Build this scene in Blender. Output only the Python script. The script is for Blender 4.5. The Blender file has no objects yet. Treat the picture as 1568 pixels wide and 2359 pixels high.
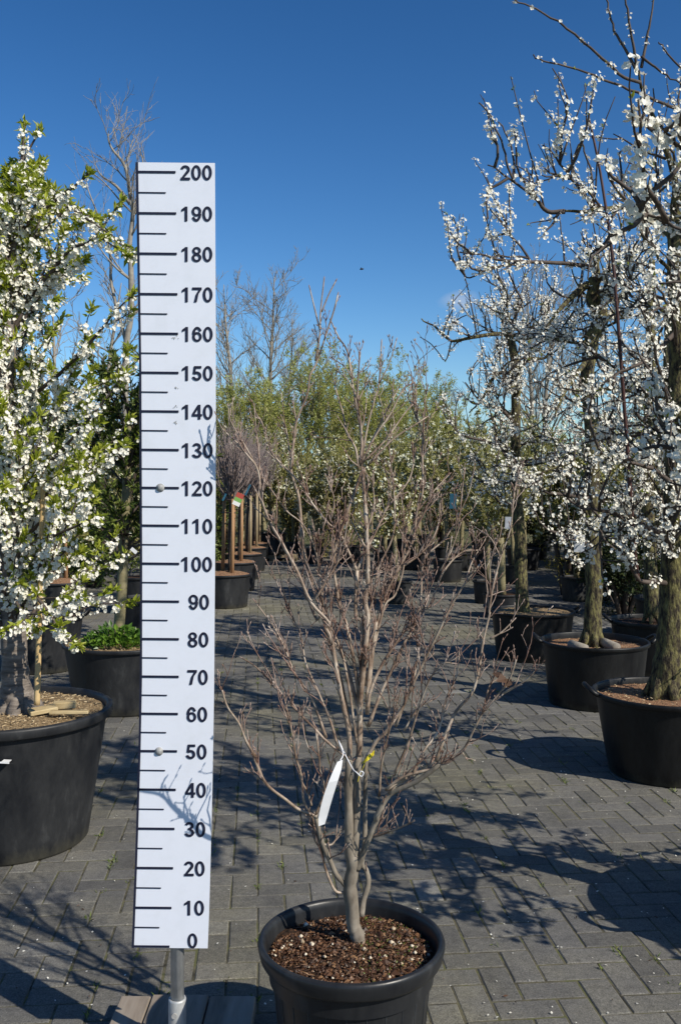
import bpy, math, random
import numpy as np
from mathutils import Vector
R = math.radians
PI = math.pi
sc = bpy.context.scene
col = sc.collection

# ------------------------------------------------------------------ camera, sky, sun, exposure
FPX, CX, HY, CAMZ = 2177.0, 784.0, 1120.0, 1.6     # focal length, centre, horizon of the photograph (1568 x 2358 units)
SUN_AZ = math.atan2(0.79, -0.61)                   # compass angle of the sun from +Y towards +X
SUN_EL = R(38.7)
cam_d = bpy.data.cameras.new('camera')
cam = bpy.data.objects.new('camera', cam_d)
col.objects.link(cam)
cam.location = (0, 0, CAMZ)
cam.rotation_euler = (R(90), 0, 0)
cam_d.sensor_fit = 'VERTICAL'
cam_d.sensor_height = 36.0
cam_d.lens = 36.0 * FPX / 2358.0
cam_d.shift_y = -59.0 / 2358.0
cam_d.clip_start = 0.05
cam_d.clip_end = 2000
sc.camera = cam

world = bpy.data.worlds.new('World')
sc.world = world
world.use_nodes = True
wn, wl = world.node_tree.nodes, world.node_tree.links
wn.clear()
sky = wn.new('ShaderNodeTexSky')
sky.sky_type = 'NISHITA'
sky.sun_disc = False
sky.sun_elevation = SUN_EL
sky.sun_rotation = SUN_AZ
sky.altitude = 0
sky.air_density = 1.0
sky.dust_density = 0.3
sky.ozone_density = 3.0
bg = wn.new('ShaderNodeBackground')
bg.inputs['Strength'].default_value = 0.0615
wo = wn.new('ShaderNodeOutputWorld')
# one small wisp of cloud, fixed in the sky
tc = wn.new('ShaderNodeTexCoord')
dist = wn.new('ShaderNodeVectorMath'); dist.operation = 'SUBTRACT'
cdir = Vector(((1055 - CX) / FPX, 1.0, (HY - 692) / FPX)).normalized()
dist.inputs[1].default_value = cdir
scl = wn.new('ShaderNodeVectorMath'); scl.operation = 'MULTIPLY'
scl.inputs[1].default_value = (55, 55, 105)
ln = wn.new('ShaderNodeVectorMath'); ln.operation = 'LENGTH'
nz = wn.new('ShaderNodeTexNoise'); nz.inputs['Scale'].default_value = 60; nz.inputs['Detail'].default_value = 5
ad = wn.new('ShaderNodeMath'); ad.operation = 'ADD'
mr = wn.new('ShaderNodeMapRange'); mr.inputs['From Min'].default_value = 1.75; mr.inputs['From Max'].default_value = 0.6
mr.inputs['To Max'].default_value = 0.5
mx = wn.new('ShaderNodeMixRGB'); mx.inputs['Color2'].default_value = (9, 9.5, 10.5, 1)
wl.new(tc.outputs['Generated'], dist.inputs[0]); wl.new(dist.outputs[0], scl.inputs[0]); wl.new(scl.outputs[0], ln.inputs[0])
wl.new(tc.outputs['Generated'], nz.inputs['Vector'])
wl.new(ln.outputs['Value'], ad.inputs[0]); wl.new(nz.outputs['Fac'], ad.inputs[1]); wl.new(ad.outputs[0], mr.inputs['Value'])
gm = wn.new('ShaderNodeGamma'); gm.inputs['Gamma'].default_value = 1.36        # deep clear spring blue, darker overhead
hs = wn.new('ShaderNodeHueSaturation'); hs.inputs['Saturation'].default_value = 1.15
cp = wn.new('ShaderNodeVectorMath'); cp.operation = 'MINIMUM'; cp.inputs[1].default_value = (7.0, 10.5, 14.8)   # no glare round the sun: the sun lamp gives that
wl.new(sky.outputs[0], gm.inputs['Color']); wl.new(gm.outputs[0], cp.inputs[0]); wl.new(cp.outputs[0], hs.inputs['Color'])
wl.new(mr.outputs[0], mx.inputs['Fac']); wl.new(hs.outputs[0], mx.inputs['Color1'])
wl.new(mx.outputs[0], bg.inputs['Color']); wl.new(bg.outputs[0], wo.inputs['Surface'])

sun_d = bpy.data.lights.new('sun', 'SUN')
sun_d.energy = 5.0
sun_d.angle = R(0.53)
sun_d.color = (1.0, 0.93, 0.81)
sun = bpy.data.objects.new('sun', sun_d)
col.objects.link(sun)
ldir = Vector((-0.79 * math.cos(SUN_EL), 0.61 * math.cos(SUN_EL), -math.sin(SUN_EL)))
sun.rotation_euler = ldir.to_track_quat('-Z', 'Y').to_euler()
sun.location = (6, -5, 8)
sc.view_settings.view_transform = 'Standard'
sc.view_settings.look = 'None'
sc.view_settings.exposure = 0.13
sc.view_settings.gamma = 1.0
try:
    sc.cycles.use_denoising = True
    sc.cycles.max_bounces = 8
    sc.cycles.transparent_max_bounces = 8
except Exception:
    pass

# ------------------------------------------------------------------ helpers
def at(px, py, Y):
    """a point of the place from its position in the photograph and its distance"""
    return np.array([(px - CX) / FPX * Y, Y, CAMZ - (py - HY) / FPX * Y])

def link(o, parent=None):
    col.objects.link(o)
    if parent is not None:
        o.parent = parent
    return o

def tag(o, label=None, cat=None, group=None, kind=None):
    if label: o['label'] = label
    if cat: o['category'] = cat
    if group: o['group'] = group
    if kind: o['kind'] = kind
    return o

def thing(name, label, cat, loc=(0, 0, 0), rz=0.0, group=None):
    o = bpy.data.objects.new(name, None)
    o.empty_display_size = 0.1
    o.location = loc
    o.rotation_euler = (0, 0, rz)
    link(o)
    return tag(o, label, cat, group)

def dup(root, loc, rz=0.0, s=1.0, label=None, group=None):
    r = root.copy(); col.objects.link(r)
    r.location = loc; r.rotation_euler = (0, 0, rz); r.scale = (s, s, s)
    if label: r['label'] = label
    if group: r['group'] = group
    for ch in list(root.children):
        c = ch.copy(); col.objects.link(c); c.parent = r
        for g in list(ch.children):
            d = g.copy(); col.objects.link(d); d.parent = c
    return r

class MB:
    """collects shapes and links them as one mesh object"""
    def __init__(self):
        self.v, self.q, self.t, self.n = [], [], [], 0
        self.ng = []
    def add(self, verts, quads=None, tris=None):
        verts = np.asarray(verts, dtype=np.float64).reshape(-1, 3)
        if quads is not None and len(quads): self.q.append(np.asarray(quads, dtype=np.int64).reshape(-1, 4) + self.n)
        if tris is not None and len(tris): self.t.append(np.asarray(tris, dtype=np.int64).reshape(-1, 3) + self.n)
        self.v.append(verts); self.n += len(verts)
    def mesh(self, name, mat, smooth=False):
        me = bpy.data.meshes.new(name)
        v = np.concatenate(self.v) if self.v else np.zeros((0, 3))
        q = np.concatenate(self.q) if self.q else np.zeros((0, 4), np.int64)
        t = np.concatenate(self.t) if self.t else np.zeros((0, 3), np.int64)
        me.vertices.add(len(v)); me.vertices.foreach_set('co', v.astype(np.float32).ravel())
        li = np.concatenate([q.ravel(), t.ravel()]).astype(np.int32)
        me.loops.add(len(li)); me.loops.foreach_set('vertex_index', li)
        np_ = len(q) + len(t)
        me.polygons.add(np_)
        st = np.concatenate([np.arange(len(q)) * 4, len(q) * 4 + np.arange(len(t)) * 3]).astype(np.int32)
        me.polygons.foreach_set('loop_start', st)
        me.polygons.foreach_set('use_smooth', np.full(np_, smooth, dtype=bool))
        me.update(calc_edges=True)
        me.validate()
        if mat: me.materials.append(mat)
        return me
    def build(self, name, mat, parent=None, smooth=False, loc=None):
        o = bpy.data.objects.new(name, self.mesh(name, mat, smooth))
        if loc is not None: o.location = loc
        return link(o, parent)
    # shapes
    def box(self, x0, x1, y0, y1, z0, z1, bev=0.0):
        if bev <= 0:
            v = [(x, y, z) for z in (z0, z1) for y in (y0, y1) for x in (x0, x1)]
            self.add(v, [(0, 2, 3, 1), (4, 5, 7, 6), (0, 1, 5, 4), (2, 6, 7, 3), (0, 4, 6, 2), (1, 3, 7, 5)])
            return
        b = bev
        rings = []
        for z, i in ((z0, b), (z0 + b, 0), (z1 - b, 0), (z1, b)):
            xa, xb, ya, yb = x0 + i, x1 - i, y0 + i, y1 - i
            c = b if i == 0 else b * 0.6
            rings.append([(xa + c, ya, z), (xb - c, ya, z), (xb, ya + c, z), (xb, yb - c, z), (xb - c, yb, z), (xa + c, yb, z), (xa, yb - c, z), (xa, ya + c, z)])
        v = [p for r in rings for p in r]
        qs = []
        for k in range(3):
            for i in range(8):
                j = (i + 1) % 8
                qs.append((k * 8 + i, k * 8 + j, k * 8 + 8 + j, k * 8 + 8 + i))
        for base, fl in ((0, True), (24, False)):
            for a, b2, c2, d in ((0, 1, 2, 3), (0, 3, 4, 7), (4, 5, 6, 7)):
                f = (base + a, base + b2, base + c2, base + d)
                qs.append(f[::-1] if fl else f)
        self.add(v, qs)
    def lathe(self, prof, n=64, cx=0.0, cy=0.0, wob=0.0, seed=0):
        prof = np.asarray(prof, float); m = len(prof)
        a = np.arange(n) / n * 2 * PI
        rr = prof[:, 0][:, None] * (1 + wob * np.sin(2 * a + seed)[None, :])
        v = np.stack([cx + rr * np.cos(a), cy + rr * np.sin(a), np.repeat(prof[:, 1][:, None], n, 1)], -1).reshape(-1, 3)
        i, j = np.meshgrid(np.arange(m - 1), np.arange(n), indexing='ij')
        j2 = (j + 1) % n
        q = np.stack([i * n + j, i * n + j2, (i + 1) * n + j2, (i + 1) * n + j], -1).reshape(-1, 4)
        self.add(v, q)
    def tube(self, pts, rad, n=6, cap=True):
        p = np.asarray(pts, float); k = len(p)
        if k < 2: return
        r = np.broadcast_to(np.asarray(rad, float), (k,))
        t = np.gradient(p, axis=0); t /= np.linalg.norm(t, axis=1)[:, None] + 1e-12
        ref = np.array([0.31, 0.95, 0.05]) if abs(t[0, 1]) < 0.8 else np.array([0.95, 0.1, 0.3])
        u = np.cross(t, ref); u /= np.linalg.norm(u, axis=1)[:, None] + 1e-12
        w = np.cross(t, u)
        a = np.arange(n) / n * 2 * PI
        v = p[:, None, :] + r[:, None, None] * (np.cos(a)[None, :, None] * u[:, None, :] + np.sin(a)[None, :, None] * w[:, None, :])
        v = v.reshape(-1, 3)
        i, j = np.meshgrid(np.arange(k - 1), np.arange(n), indexing='ij')
        j2 = (j + 1) % n
        q = np.stack([i * n + j, i * n + j2, (i + 1) * n + j2, (i + 1) * n + j], -1).reshape(-1, 4)
        if cap:
            v = np.concatenate([v, p[-1:] + t[-1:] * r[-1] * 0.6, p[:1]])
            jj = np.arange(n); jn = (jj + 1) % n
            tr = np.concatenate([np.stack([(k - 1) * n + jj, (k - 1) * n + jn, np.full(n, k * n)], -1),
                                 np.stack([jn, jj, np.full(n, k * n + 1)], -1)])
            self.add(v, q, tr)
        else:
            self.add(v, q)

def unit(v):
    v = np.asarray(v, float)
    return v / (np.linalg.norm(v, axis=-1, keepdims=True) + 1e-12)

def frames(nrm, rng):
    a = unit(rng.normal(size=nrm.shape))
    u = unit(np.cross(nrm, a)); w = np.cross(nrm, u)
    return u, w

def blossoms(mb, cen, nrm, size, rng, petals=5):
    """little flowers: a ring of cupped petals each"""
    cen = np.asarray(cen, float); n = len(cen)
    if n == 0: return
    nrm = unit(unit(nrm) + np.array([0.42, -0.5, 0.45]) * 1.35); u, w = frames(nrm, rng)
    size = np.broadcast_to(np.asarray(size, float), (n,))
    for k in range(petals):
        a = k / petals * 2 * PI + rng.normal(0, 0.12, n)
        d = np.cos(a)[:, None] * u + np.sin(a)[:, None] * w
        e = -np.sin(a)[:, None] * u + np.cos(a)[:, None] * w
        s = (size * rng.uniform(0.85, 1.15, n))[:, None]
        cup = rng.uniform(0.05, 0.4, n)[:, None]
        b = cen
        l = cen + s * (0.33 * d + 0.31 * e + 0.12 * nrm)
        t = cen + s * (0.52 * d + cup * nrm)
        r = cen + s * (0.33 * d - 0.31 * e + 0.12 * nrm)
        v = np.stack([b, r, t, l], 1).reshape(-1, 3)
        mb.add(v, np.arange(n * 4).reshape(-1, 4))

def leaves(mb, base, dirs, length, rng, width=0.42, droop=0.15):
    base = np.asarray(base, float); n = len(base)
    if n == 0: return
    d = unit(dirs); w = rng.normal(0, 0.75, d.shape) + np.array([0.45, -0.5, 0.6]) * 0.9
    u = unit(np.cross(w, d)); w = np.cross(d, u)
    L = np.broadcast_to(np.asarray(length, float), (n,))[:, None]
    l = base + L * (0.45 * d + width * 0.5 * u + 0.06 * w)
    r = base + L * (0.45 * d - width * 0.5 * u + 0.06 * w)
    t = base + L * (d - droop * w)
    v = np.stack([base, r, t, l], 1).reshape(-1, 3)
    mb.add(v, np.arange(n * 4).reshape(-1, 4))

def smooth_path(pts, rads, step=3):
    """Catmull-Rom through the given points"""
    p = np.asarray(pts, float); r = np.asarray(rads, float)
    if len(p) < 3: return p, r
    P = np.vstack([2 * p[0] - p[1], p, 2 * p[-1] - p[-2]])
    out, ro = [], []
    for i in range(len(p) - 1):
        a, b, c, d = P[i], P[i + 1], P[i + 2], P[i + 3]
        for k in range(step):
            t = k / step
            out.append(0.5 * (2 * b + (c - a) * t + (2 * a - 5 * b + 4 * c - d) * t * t + (3 * b - a - 3 * c + d) * t ** 3))
            ro.append(r[i] * (1 - t) + r[i + 1] * t)
    out.append(p[-1]); ro.append(r[-1])
    return np.array(out), np.array(ro)

def walk(start, d, length, nseg, rng, wander=0.15, up=0.0):
    p = np.array(start, float); d = unit(d); out = [p.copy()]
    for _ in range(nseg):
        d = unit(d + rng.normal(0, wander, 3) + np.array([0, 0, up]))
        p = p + d * length / nseg
        out.append(p.copy())
    return np.array(out)

def along(paths, spacing, rng, t0=0.1):
    """points and tangents spread along branches"""
    P, T = [], []
    for p in paths:
        seg = np.linalg.norm(np.diff(p, axis=0), axis=1); L = seg.sum()
        n = int(L * (1 - t0) / spacing + rng.random())
        if n < 1: continue
        s = np.concatenate([[0], np.cumsum(seg)])
        x = rng.uniform(t0, 1.0, n) * L
        idx = np.clip(np.searchsorted(s, x) - 1, 0, len(seg) - 1)
        f = ((x - s[idx]) / (seg[idx] + 1e-9))[:, None]
        P.append(p[idx] * (1 - f) + p[idx + 1] * f); T.append(unit(p[idx + 1] - p[idx]))
    if not P: return np.zeros((0, 3)), np.zeros((0, 3))
    return np.concatenate(P), np.concatenate(T)

def sidedir(t, ang, rng):
    a = rng.normal(size=3); s = unit(np.cross(t, a))
    return unit(np.cos(ang) * t + np.sin(ang) * s)

# ------------------------------------------------------------------ materials
def new_mat(name):
    m = bpy.data.materials.new(name); m.use_nodes = True
    nt = m.node_tree
    b = nt.nodes.get('Principled BSDF')
    return m, nt, b

def ramp(nt, stops):
    r = nt.nodes.new('ShaderNodeValToRGB')
    e = r.color_ramp.elements
    while len(e) < len(stops): e.new(0.5)
    for k, (p, c) in enumerate(stops):
        e[k].position = p; e[k].color = (c[0], c[1], c[2], 1)
    return r

def noise(nt, scale, detail=6, rough=0.6, coord='Object', stretch=None):
    tcn = nt.nodes.new('ShaderNodeTexCoord')
    n = nt.nodes.new('ShaderNodeTexNoise')
    n.inputs['Scale'].default_value = scale; n.inputs['Detail'].default_value = detail; n.inputs['Roughness'].default_value = rough
    if stretch:
        mp = nt.nodes.new('ShaderNodeMapping'); mp.inputs['Scale'].default_value = stretch
        nt.links.new(tcn.outputs[coord], mp.inputs['Vector']); nt.links.new(mp.outputs[0], n.inputs['Vector'])
    else:
        nt.links.new(tcn.outputs[coord], n.inputs['Vector'])
    return n

def bump(nt, b, src, strength, distance=0.01):
    bn = nt.nodes.new('ShaderNodeBump')
    bn.inputs['Strength'].default_value = strength; bn.inputs['Distance'].default_value = distance
    nt.links.new(src, bn.inputs['Height']); nt.links.new(bn.outputs[0], b.inputs['Normal'])

def mat_noise(name, stops, scale=20, rough=0.8, bstr=0.3, bdist=0.005, stretch=None, spec=0.3, detail=8, bscale=None):
    m, nt, b = new_mat(name)
    n = noise(nt, scale, detail, 0.65, stretch=stretch)
    r = ramp(nt, stops)
    nt.links.new(n.outputs['Fac'], r.inputs[0]); nt.links.new(r.outputs[0], b.inputs['Base Color'])
    b.inputs['Roughness'].default_value = rough; b.inputs['Specular IOR Level'].default_value = spec
    if bstr > 0:
        n2 = noise(nt, bscale, detail, 0.6, stretch=stretch) if bscale else n
        bump(nt, b, n2.outputs['Fac'], bstr, bdist)
    return m

def mat_leaf(name, stops, transl=0.35, rough=0.5):
    """thin leaf or petal: every one its own shade"""
    m = bpy.data.materials.new(name); m.use_nodes = True
    nt = m.node_tree; nt.nodes.clear()
    g = nt.nodes.new('ShaderNodeNewGeometry')
    r = ramp(nt, stops)
    nt.links.new(g.outputs['Random Per Island'], r.inputs[0])
    d = nt.nodes.new('ShaderNodeBsdfDiffuse'); t = nt.nodes.new('ShaderNodeBsdfTranslucent'); gl = nt.nodes.new('ShaderNodeBsdfGlossy')
    gl.inputs['Roughness'].default_value = rough
    m1 = nt.nodes.new('ShaderNodeMixShader'); m1.inputs[0].default_value = transl
    m2 = nt.nodes.new('ShaderNodeMixShader'); m2.inputs[0].default_value = 0.03
    o = nt.nodes.new('ShaderNodeOutputMaterial')
    nt.links.new(r.outputs[0], d.inputs[0]); nt.links.new(r.outputs[0], t.inputs[0])
    nt.links.new(d.outputs[0], m1.inputs[1]); nt.links.new(t.outputs[0], m1.inputs[2])
    nt.links.new(m1.outputs[0], m2.inputs[1]); nt.links.new(gl.outputs[0], m2.inputs[2])
    nt.links.new(m2.outputs[0], o.inputs[0])
    return m

def mat_paver():
    m, nt, b = new_mat('concrete_paver')
    g = nt.nodes.new('ShaderNodeNewGeometry')
    r = ramp(nt, [(0.0, (0.100, 0.097, 0.090)), (0.5, (0.124, 0.120, 0.111)), (0.93, (0.146, 0.141, 0.130)), (0.988, (0.16, 0.155, 0.143)), (0.995, (0.20, 0.196, 0.185)), (1.0, (0.225, 0.22, 0.205))])
    nt.links.new(g.outputs['Random Per Island'], r.inputs[0])
    n1 = noise(nt, 170, 4, 0.8); n2 = noise(nt, 3.2, 6, 0.65); n3 = noise(nt, 34, 7, 0.75)
    r1 = ramp(nt, [(0.28, (0.38, 0.38, 0.38)), (0.48, (0.92, 0.92, 0.92)), (0.60, (1.25, 1.25, 1.25)), (0.68, (1.7, 1.7, 1.65)), (0.74, (2.6, 2.6, 2.5))])
    nt.links.new(n1.outputs['Fac'], r1.inputs[0])
    r2 = ramp(nt, [(0.28, (0.62, 0.62, 0.64)), (0.45, (0.95, 0.95, 0.96)), (0.6, (1.05, 1.04, 1.0)), (0.75, (1.3, 1.26, 1.14))])
    nt.links.new(n2.outputs['Fac'], r2.inputs[0])
    r3 = ramp(nt, [(0.28, (0.66, 0.66, 0.66)), (0.5, (1, 1, 1)), (0.72, (1.28, 1.28, 1.26))])
    nt.links.new(n3.outputs['Fac'], r3.inputs[0])
    n4 = noise(nt, 0.55, 5, 0.6); r4 = ramp(nt, [(0.36, (0.90, 0.91, 0.95)), (0.5, (1.04, 1.03, 0.98)), (0.64, (1.22, 1.18, 0.92))])
    nt.links.new(n4.outputs['Fac'], r4.inputs[0])
    cur = r.outputs[0]
    for q in (r1, r2, r3, r4):
        mm = nt.nodes.new('ShaderNodeMixRGB'); mm.blend_type = 'MULTIPLY'; mm.inputs[0].default_value = 1
        nt.links.new(cur, mm.inputs[1]); nt.links.new(q.outputs[0], mm.inputs[2]); cur = mm.outputs[0]
    nt.links.new(cur, b.inputs['Base Color'])
    b.inputs['Roughness'].default_value = 0.85; b.inputs['Specular IOR Level'].default_value = 0.35
    bump(nt, b, n1.outputs['Fac'], 0.6, 0.003)
    return m

def mat_pot(name, base, dust, rough=0.38):
    m, nt, b = new_mat(name)
    n = noise(nt, 9, 7, 0.7, stretch=(1, 1, 0.35)); n2 = noise(nt, 60, 4, 0.6)
    r = ramp(nt, [(0.38, base), (0.58, tuple(0.5 * (x + y) for x, y in zip(base, dust))), (0.74, tuple(1.5 * x for x in dust))])
    nt.links.new(n.outputs['Fac'], r.inputs[0])
    # splash dirt near the foot of the pot
    tcn = nt.nodes.new('ShaderNodeTexCoord'); sp = nt.nodes.new('ShaderNodeSeparateXYZ')
    nt.links.new(tcn.outputs['Object'], sp.inputs[0])
    ad = nt.nodes.new('ShaderNodeMath'); ad.operation = 'MULTIPLY_ADD'; ad.inputs[1].default_value = 0.22; ad.inputs[2].default_value = -0.085
    nt.links.new(n.outputs['Fac'], ad.inputs[0])
    sb = nt.nodes.new('ShaderNodeMath'); sb.operation = 'SUBTRACT'
    nt.links.new(ad.outputs[0], sb.inputs[0]); nt.links.new(sp.outputs['Z'], sb.inputs[1])
    mr2 = nt.nodes.new('ShaderNodeMapRange'); mr2.inputs['From Min'].default_value = -0.03; mr2.inputs['From Max'].default_value = 0.03; mr2.inputs['To Max'].default_value = 0.6
    nt.links.new(sb.outputs[0], mr2.inputs['Value'])
    mm = nt.nodes.new('ShaderNodeMixRGB'); mm.inputs[2].default_value = (0.075, 0.07, 0.05, 1)
    nt.links.new(mr2.outputs[0], mm.inputs[0]); nt.links.new(r.outputs[0], mm.inputs[1])
    sc_ = noise(nt, 5, 3, 0.7, stretch=(2.0, 2.0, 42)); sr_ = ramp(nt, [(0.70, (0, 0, 0)), (0.76, (0.5, 0.5, 0.5))])     # scuffs
    nt.links.new(sc_.outputs['Fac'], sr_.inputs[0])
    m2 = nt.nodes.new('ShaderNodeMixRGB'); m2.inputs[2].default_value = (0.11, 0.11, 0.11, 1)
    nt.links.new(sr_.outputs[0], m2.inputs[0]); nt.links.new(mm.outputs[0], m2.inputs[1]); mm = m2
    nt.links.new(mm.outputs[0], b.inputs['Base Color'])
    rr = nt.nodes.new('ShaderNodeMapRange'); rr.inputs['To Min'].default_value = rough - 0.08; rr.inputs['To Max'].default_value = rough + 0.22
    nt.links.new(n.outputs['Fac'], rr.inputs['Value']); nt.links.new(rr.outputs[0], b.inputs['Roughness'])
    b.inputs['Specular IOR Level'].default_value = 0.32
    bump(nt, b, n2.outputs['Fac'], 0.12, 0.003)
    return m

M = {}
M['paver'] = mat_paver()
M['joint'] = mat_noise('joint_sand', [(0.34, (0.022, 0.020, 0.015)), (0.45, (0.07, 0.064, 0.042)), (0.53, (0.11, 0.10, 0.062)), (0.6, (0.085, 0.09, 0.032)), (0.75, (0.15, 0.135, 0.095))], 11, 0.95, 0.4, 0.004, bscale=90)
M['field'] = mat_noise('rough_field', [(0.3, (0.05, 0.065, 0.02)), (0.7, (0.12, 0.10, 0.05))], 2, 0.95, 0.4, 0.03)
M['pot'] = mat_pot('shaded_black_plastic', (0.0052, 0.0054, 0.0062), (0.02, 0.0205, 0.02))  # canopy shade put into the base colour, for the right-hand tubs
M['pot_gloss'] = mat_pot('glossy_black_plastic', (0.011, 0.012, 0.0145), (0.03, 0.031, 0.032), 0.30)
M['pot_grey'] = mat_pot('worn_black_plastic', (0.0115, 0.0125, 0.015), (0.036, 0.037, 0.038), 0.42)
M['soil'] = mat_noise('dark_potting_soil', [(0.25, (0.010, 0.006, 0.003)), (0.5, (0.038, 0.019, 0.010)), (0.68, (0.075, 0.038, 0.018)), (0.85, (0.13, 0.08, 0.045))], 38, 0.95, 0.9, 0.02, bscale=55)
M['mulch'] = mat_noise('dry_bark_mulch', [(0.25, (0.09, 0.06, 0.03)), (0.5, (0.26, 0.18, 0.095)), (0.75, (0.42, 0.32, 0.19))], 60, 0.95, 0.9, 0.02, bscale=70)
M['mulch_red'] = mat_noise('reddish_bark_mulch', [(0.25, (0.10, 0.05, 0.03)), (0.5, (0.26, 0.14, 0.075)), (0.75, (0.40, 0.26, 0.16))], 60, 0.95, 0.9, 0.02, bscale=70)
M['perlite'] = mat_leaf('pumice_grit', [(0.0, (0.36, 0.27, 0.17)), (0.5, (0.55, 0.46, 0.33)), (1.0, (0.74, 0.68, 0.55))], 0.0)
M['crumb'] = mat_leaf('soil_crumbs', [(0.0, (0.024, 0.011, 0.006)), (0.5, (0.065, 0.029, 0.014)), (0.85, (0.14, 0.068, 0.033)), (1.0, (0.26, 0.15, 0.075))], 0.0)
M['moss'] = mat_leaf('green_moss', [(0.0, (0.07, 0.10, 0.015)), (1.0, (0.15, 0.19, 0.04))], 0.2)
M['chips'] = mat_leaf('bark_chips', [(0.0, (0.19, 0.13, 0.065)), (0.5, (0.38, 0.28, 0.16)), (1.0, (0.58, 0.48, 0.31))], 0.0)
M['bark_main'] = mat_noise('smooth_grey_bark', [(0.3, (0.085, 0.068, 0.050)), (0.5, (0.20, 0.17, 0.132)), (0.68, (0.33, 0.29, 0.235))], 16, 0.75, 0.35, 0.004, stretch=(1, 1, 0.5), bscale=60)
M['twig_main'] = mat_noise('red_brown_twig', [(0.3, (0.085, 0.050, 0.032)), (0.44, (0.19, 0.128, 0.088)), (0.55, (0.33, 0.255, 0.19)), (0.7, (0.56, 0.48, 0.385))], 14, 0.45, 0.25, 0.002, spec=0.5, bscale=200)
M['twig_red'] = mat_noise('red_brown_young_twig', [(0.3, (0.085, 0.040, 0.028)), (0.45, (0.185, 0.105, 0.076)), (0.56, (0.30, 0.215, 0.17)), (0.7, (0.52, 0.45, 0.385))], 16, 0.45, 0.2, 0.002, spec=0.5, bscale=200)
M['bark_cherry'] = mat_noise('grey_cherry_bark', [(0.25, (0.045, 0.036, 0.03)), (0.48, (0.15, 0.125, 0.105)), (0.62, (0.24, 0.205, 0.175)), (0.8, (0.33, 0.29, 0.25))], 9, 0.65, 0.6, 0.008, stretch=(1, 1, 6), bscale=14)
M['bark_plum'] = mat_noise('mossy_plum_bark', [(0.36, (0.012, 0.010, 0.007)), (0.45, (0.060, 0.048, 0.032)), (0.54, (0.13, 0.115, 0.050)), (0.63, (0.20, 0.18, 0.07)), (0.76, (0.27, 0.25, 0.16))], 46, 0.9, 1.0, 0.02, stretch=(1, 1, 0.36), bscale=60)
M['twig_dark'] = mat_noise('dark_twig', [(0.3, (0.035, 0.026, 0.021)), (0.7, (0.115, 0.09, 0.075))], 14, 0.75, 0.3, 0.003)
M['twig_willow'] = mat_noise('olive_willow_twig', [(0.3, (0.15, 0.125, 0.07)), (0.7, (0.30, 0.265, 0.15))], 8, 0.8, 0.2, 0.01)
M['shoot_red'] = mat_noise('dark_red_shoot', [(0.3, (0.04, 0.014, 0.012)), (0.7, (0.085, 0.04, 0.035))], 10, 0.5, 0.1, 0.002)
M['bark_far'] = mat_noise('bare_tree_bark', [(0.3, (0.17, 0.15, 0.125)), (0.7, (0.36, 0.325, 0.27))], 6, 0.85, 0.4, 0.02)
M['bark_tan'] = mat_noise('smooth_olive_tan_bark', [(0.3, (0.14, 0.12, 0.06)), (0.7, (0.27, 0.235, 0.135))], 12, 0.75, 0.3, 0.004, stretch=(1, 1, 2.5))
M['twig_ball'] = mat_noise('greyish_red_twig', [(0.3, (0.15, 0.11, 0.10)), (0.7, (0.31, 0.255, 0.235))], 8, 0.7, 0.2, 0.003)
M['stake'] = mat_noise('orange_wood_stake', [(0.3, (0.26, 0.14, 0.065)), (0.7, (0.46, 0.28, 0.15))], 10, 0.75, 0.3, 0.004, stretch=(1, 1, 0.2))
M['stake_pale'] = mat_noise('pale_wood_stake', [(0.3, (0.22, 0.165, 0.09)), (0.7, (0.42, 0.34, 0.22))], 10, 0.75, 0.3, 0.004, stretch=(1, 1, 0.2))
M['bamboo'] = mat_noise('dry_bamboo', [(0.3, (0.42, 0.28, 0.12)), (0.7, (0.62, 0.46, 0.24))], 8, 0.45, 0.15, 0.003, stretch=(1, 1, 0.25))
M['offcut'] = mat_noise('pale_wood_offcut', [(0.3, (0.28, 0.20, 0.09)), (0.7, (0.56, 0.45, 0.26))], 14, 0.8, 0.4, 0.004, stretch=(0.3, 1, 1))
M['plank'] = mat_noise('weathered_plank', [(0.25, (0.10, 0.08, 0.06)), (0.5, (0.24, 0.20, 0.16)), (0.75, (0.34, 0.30, 0.25))], 14, 0.85, 0.5, 0.004, stretch=(1, 0.12, 1))
M['pallet'] = mat_noise('pallet_wood', [(0.3, (0.13, 0.10, 0.06)), (0.7, (0.30, 0.24, 0.15))], 9, 0.85, 0.4, 0.004)
M['petal'] = mat_leaf('white_petal', [(0.0, (0.85, 0.82, 0.70)), (0.6, (0.91, 0.885, 0.79)), (1.0, (0.93, 0.915, 0.84))], 0.33)
M['petal_cream'] = mat_leaf('cream_petal', [(0.0, (0.55, 0.55, 0.36)), (0.6, (0.72, 0.72, 0.56)), (1.0, (0.82, 0.82, 0.72))], 0.25)
M['leaf_young'] = mat_leaf('yellow_green_leaf', [(0.0, (0.17, 0.225, 0.018)), (0.5, (0.33, 0.38, 0.03)), (1.0, (0.50, 0.52, 0.08))], 0.45)
M['leaf_pear'] = mat_leaf('pear_leaf', [(0.0, (0.21, 0.21, 0.045)), (0.5, (0.36, 0.345, 0.10)), (1.0, (0.52, 0.49, 0.23))], 0.45)
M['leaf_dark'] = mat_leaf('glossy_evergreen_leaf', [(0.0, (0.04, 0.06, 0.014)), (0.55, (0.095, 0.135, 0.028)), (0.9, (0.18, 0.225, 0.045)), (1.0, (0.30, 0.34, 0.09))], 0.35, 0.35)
M['leaf_cover'] = mat_leaf('ground_cover_leaf', [(0.0, (0.03, 0.075, 0.012)), (0.5, (0.08, 0.17, 0.02)), (1.0, (0.20, 0.33, 0.04))], 0.35, 0.35)
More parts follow.
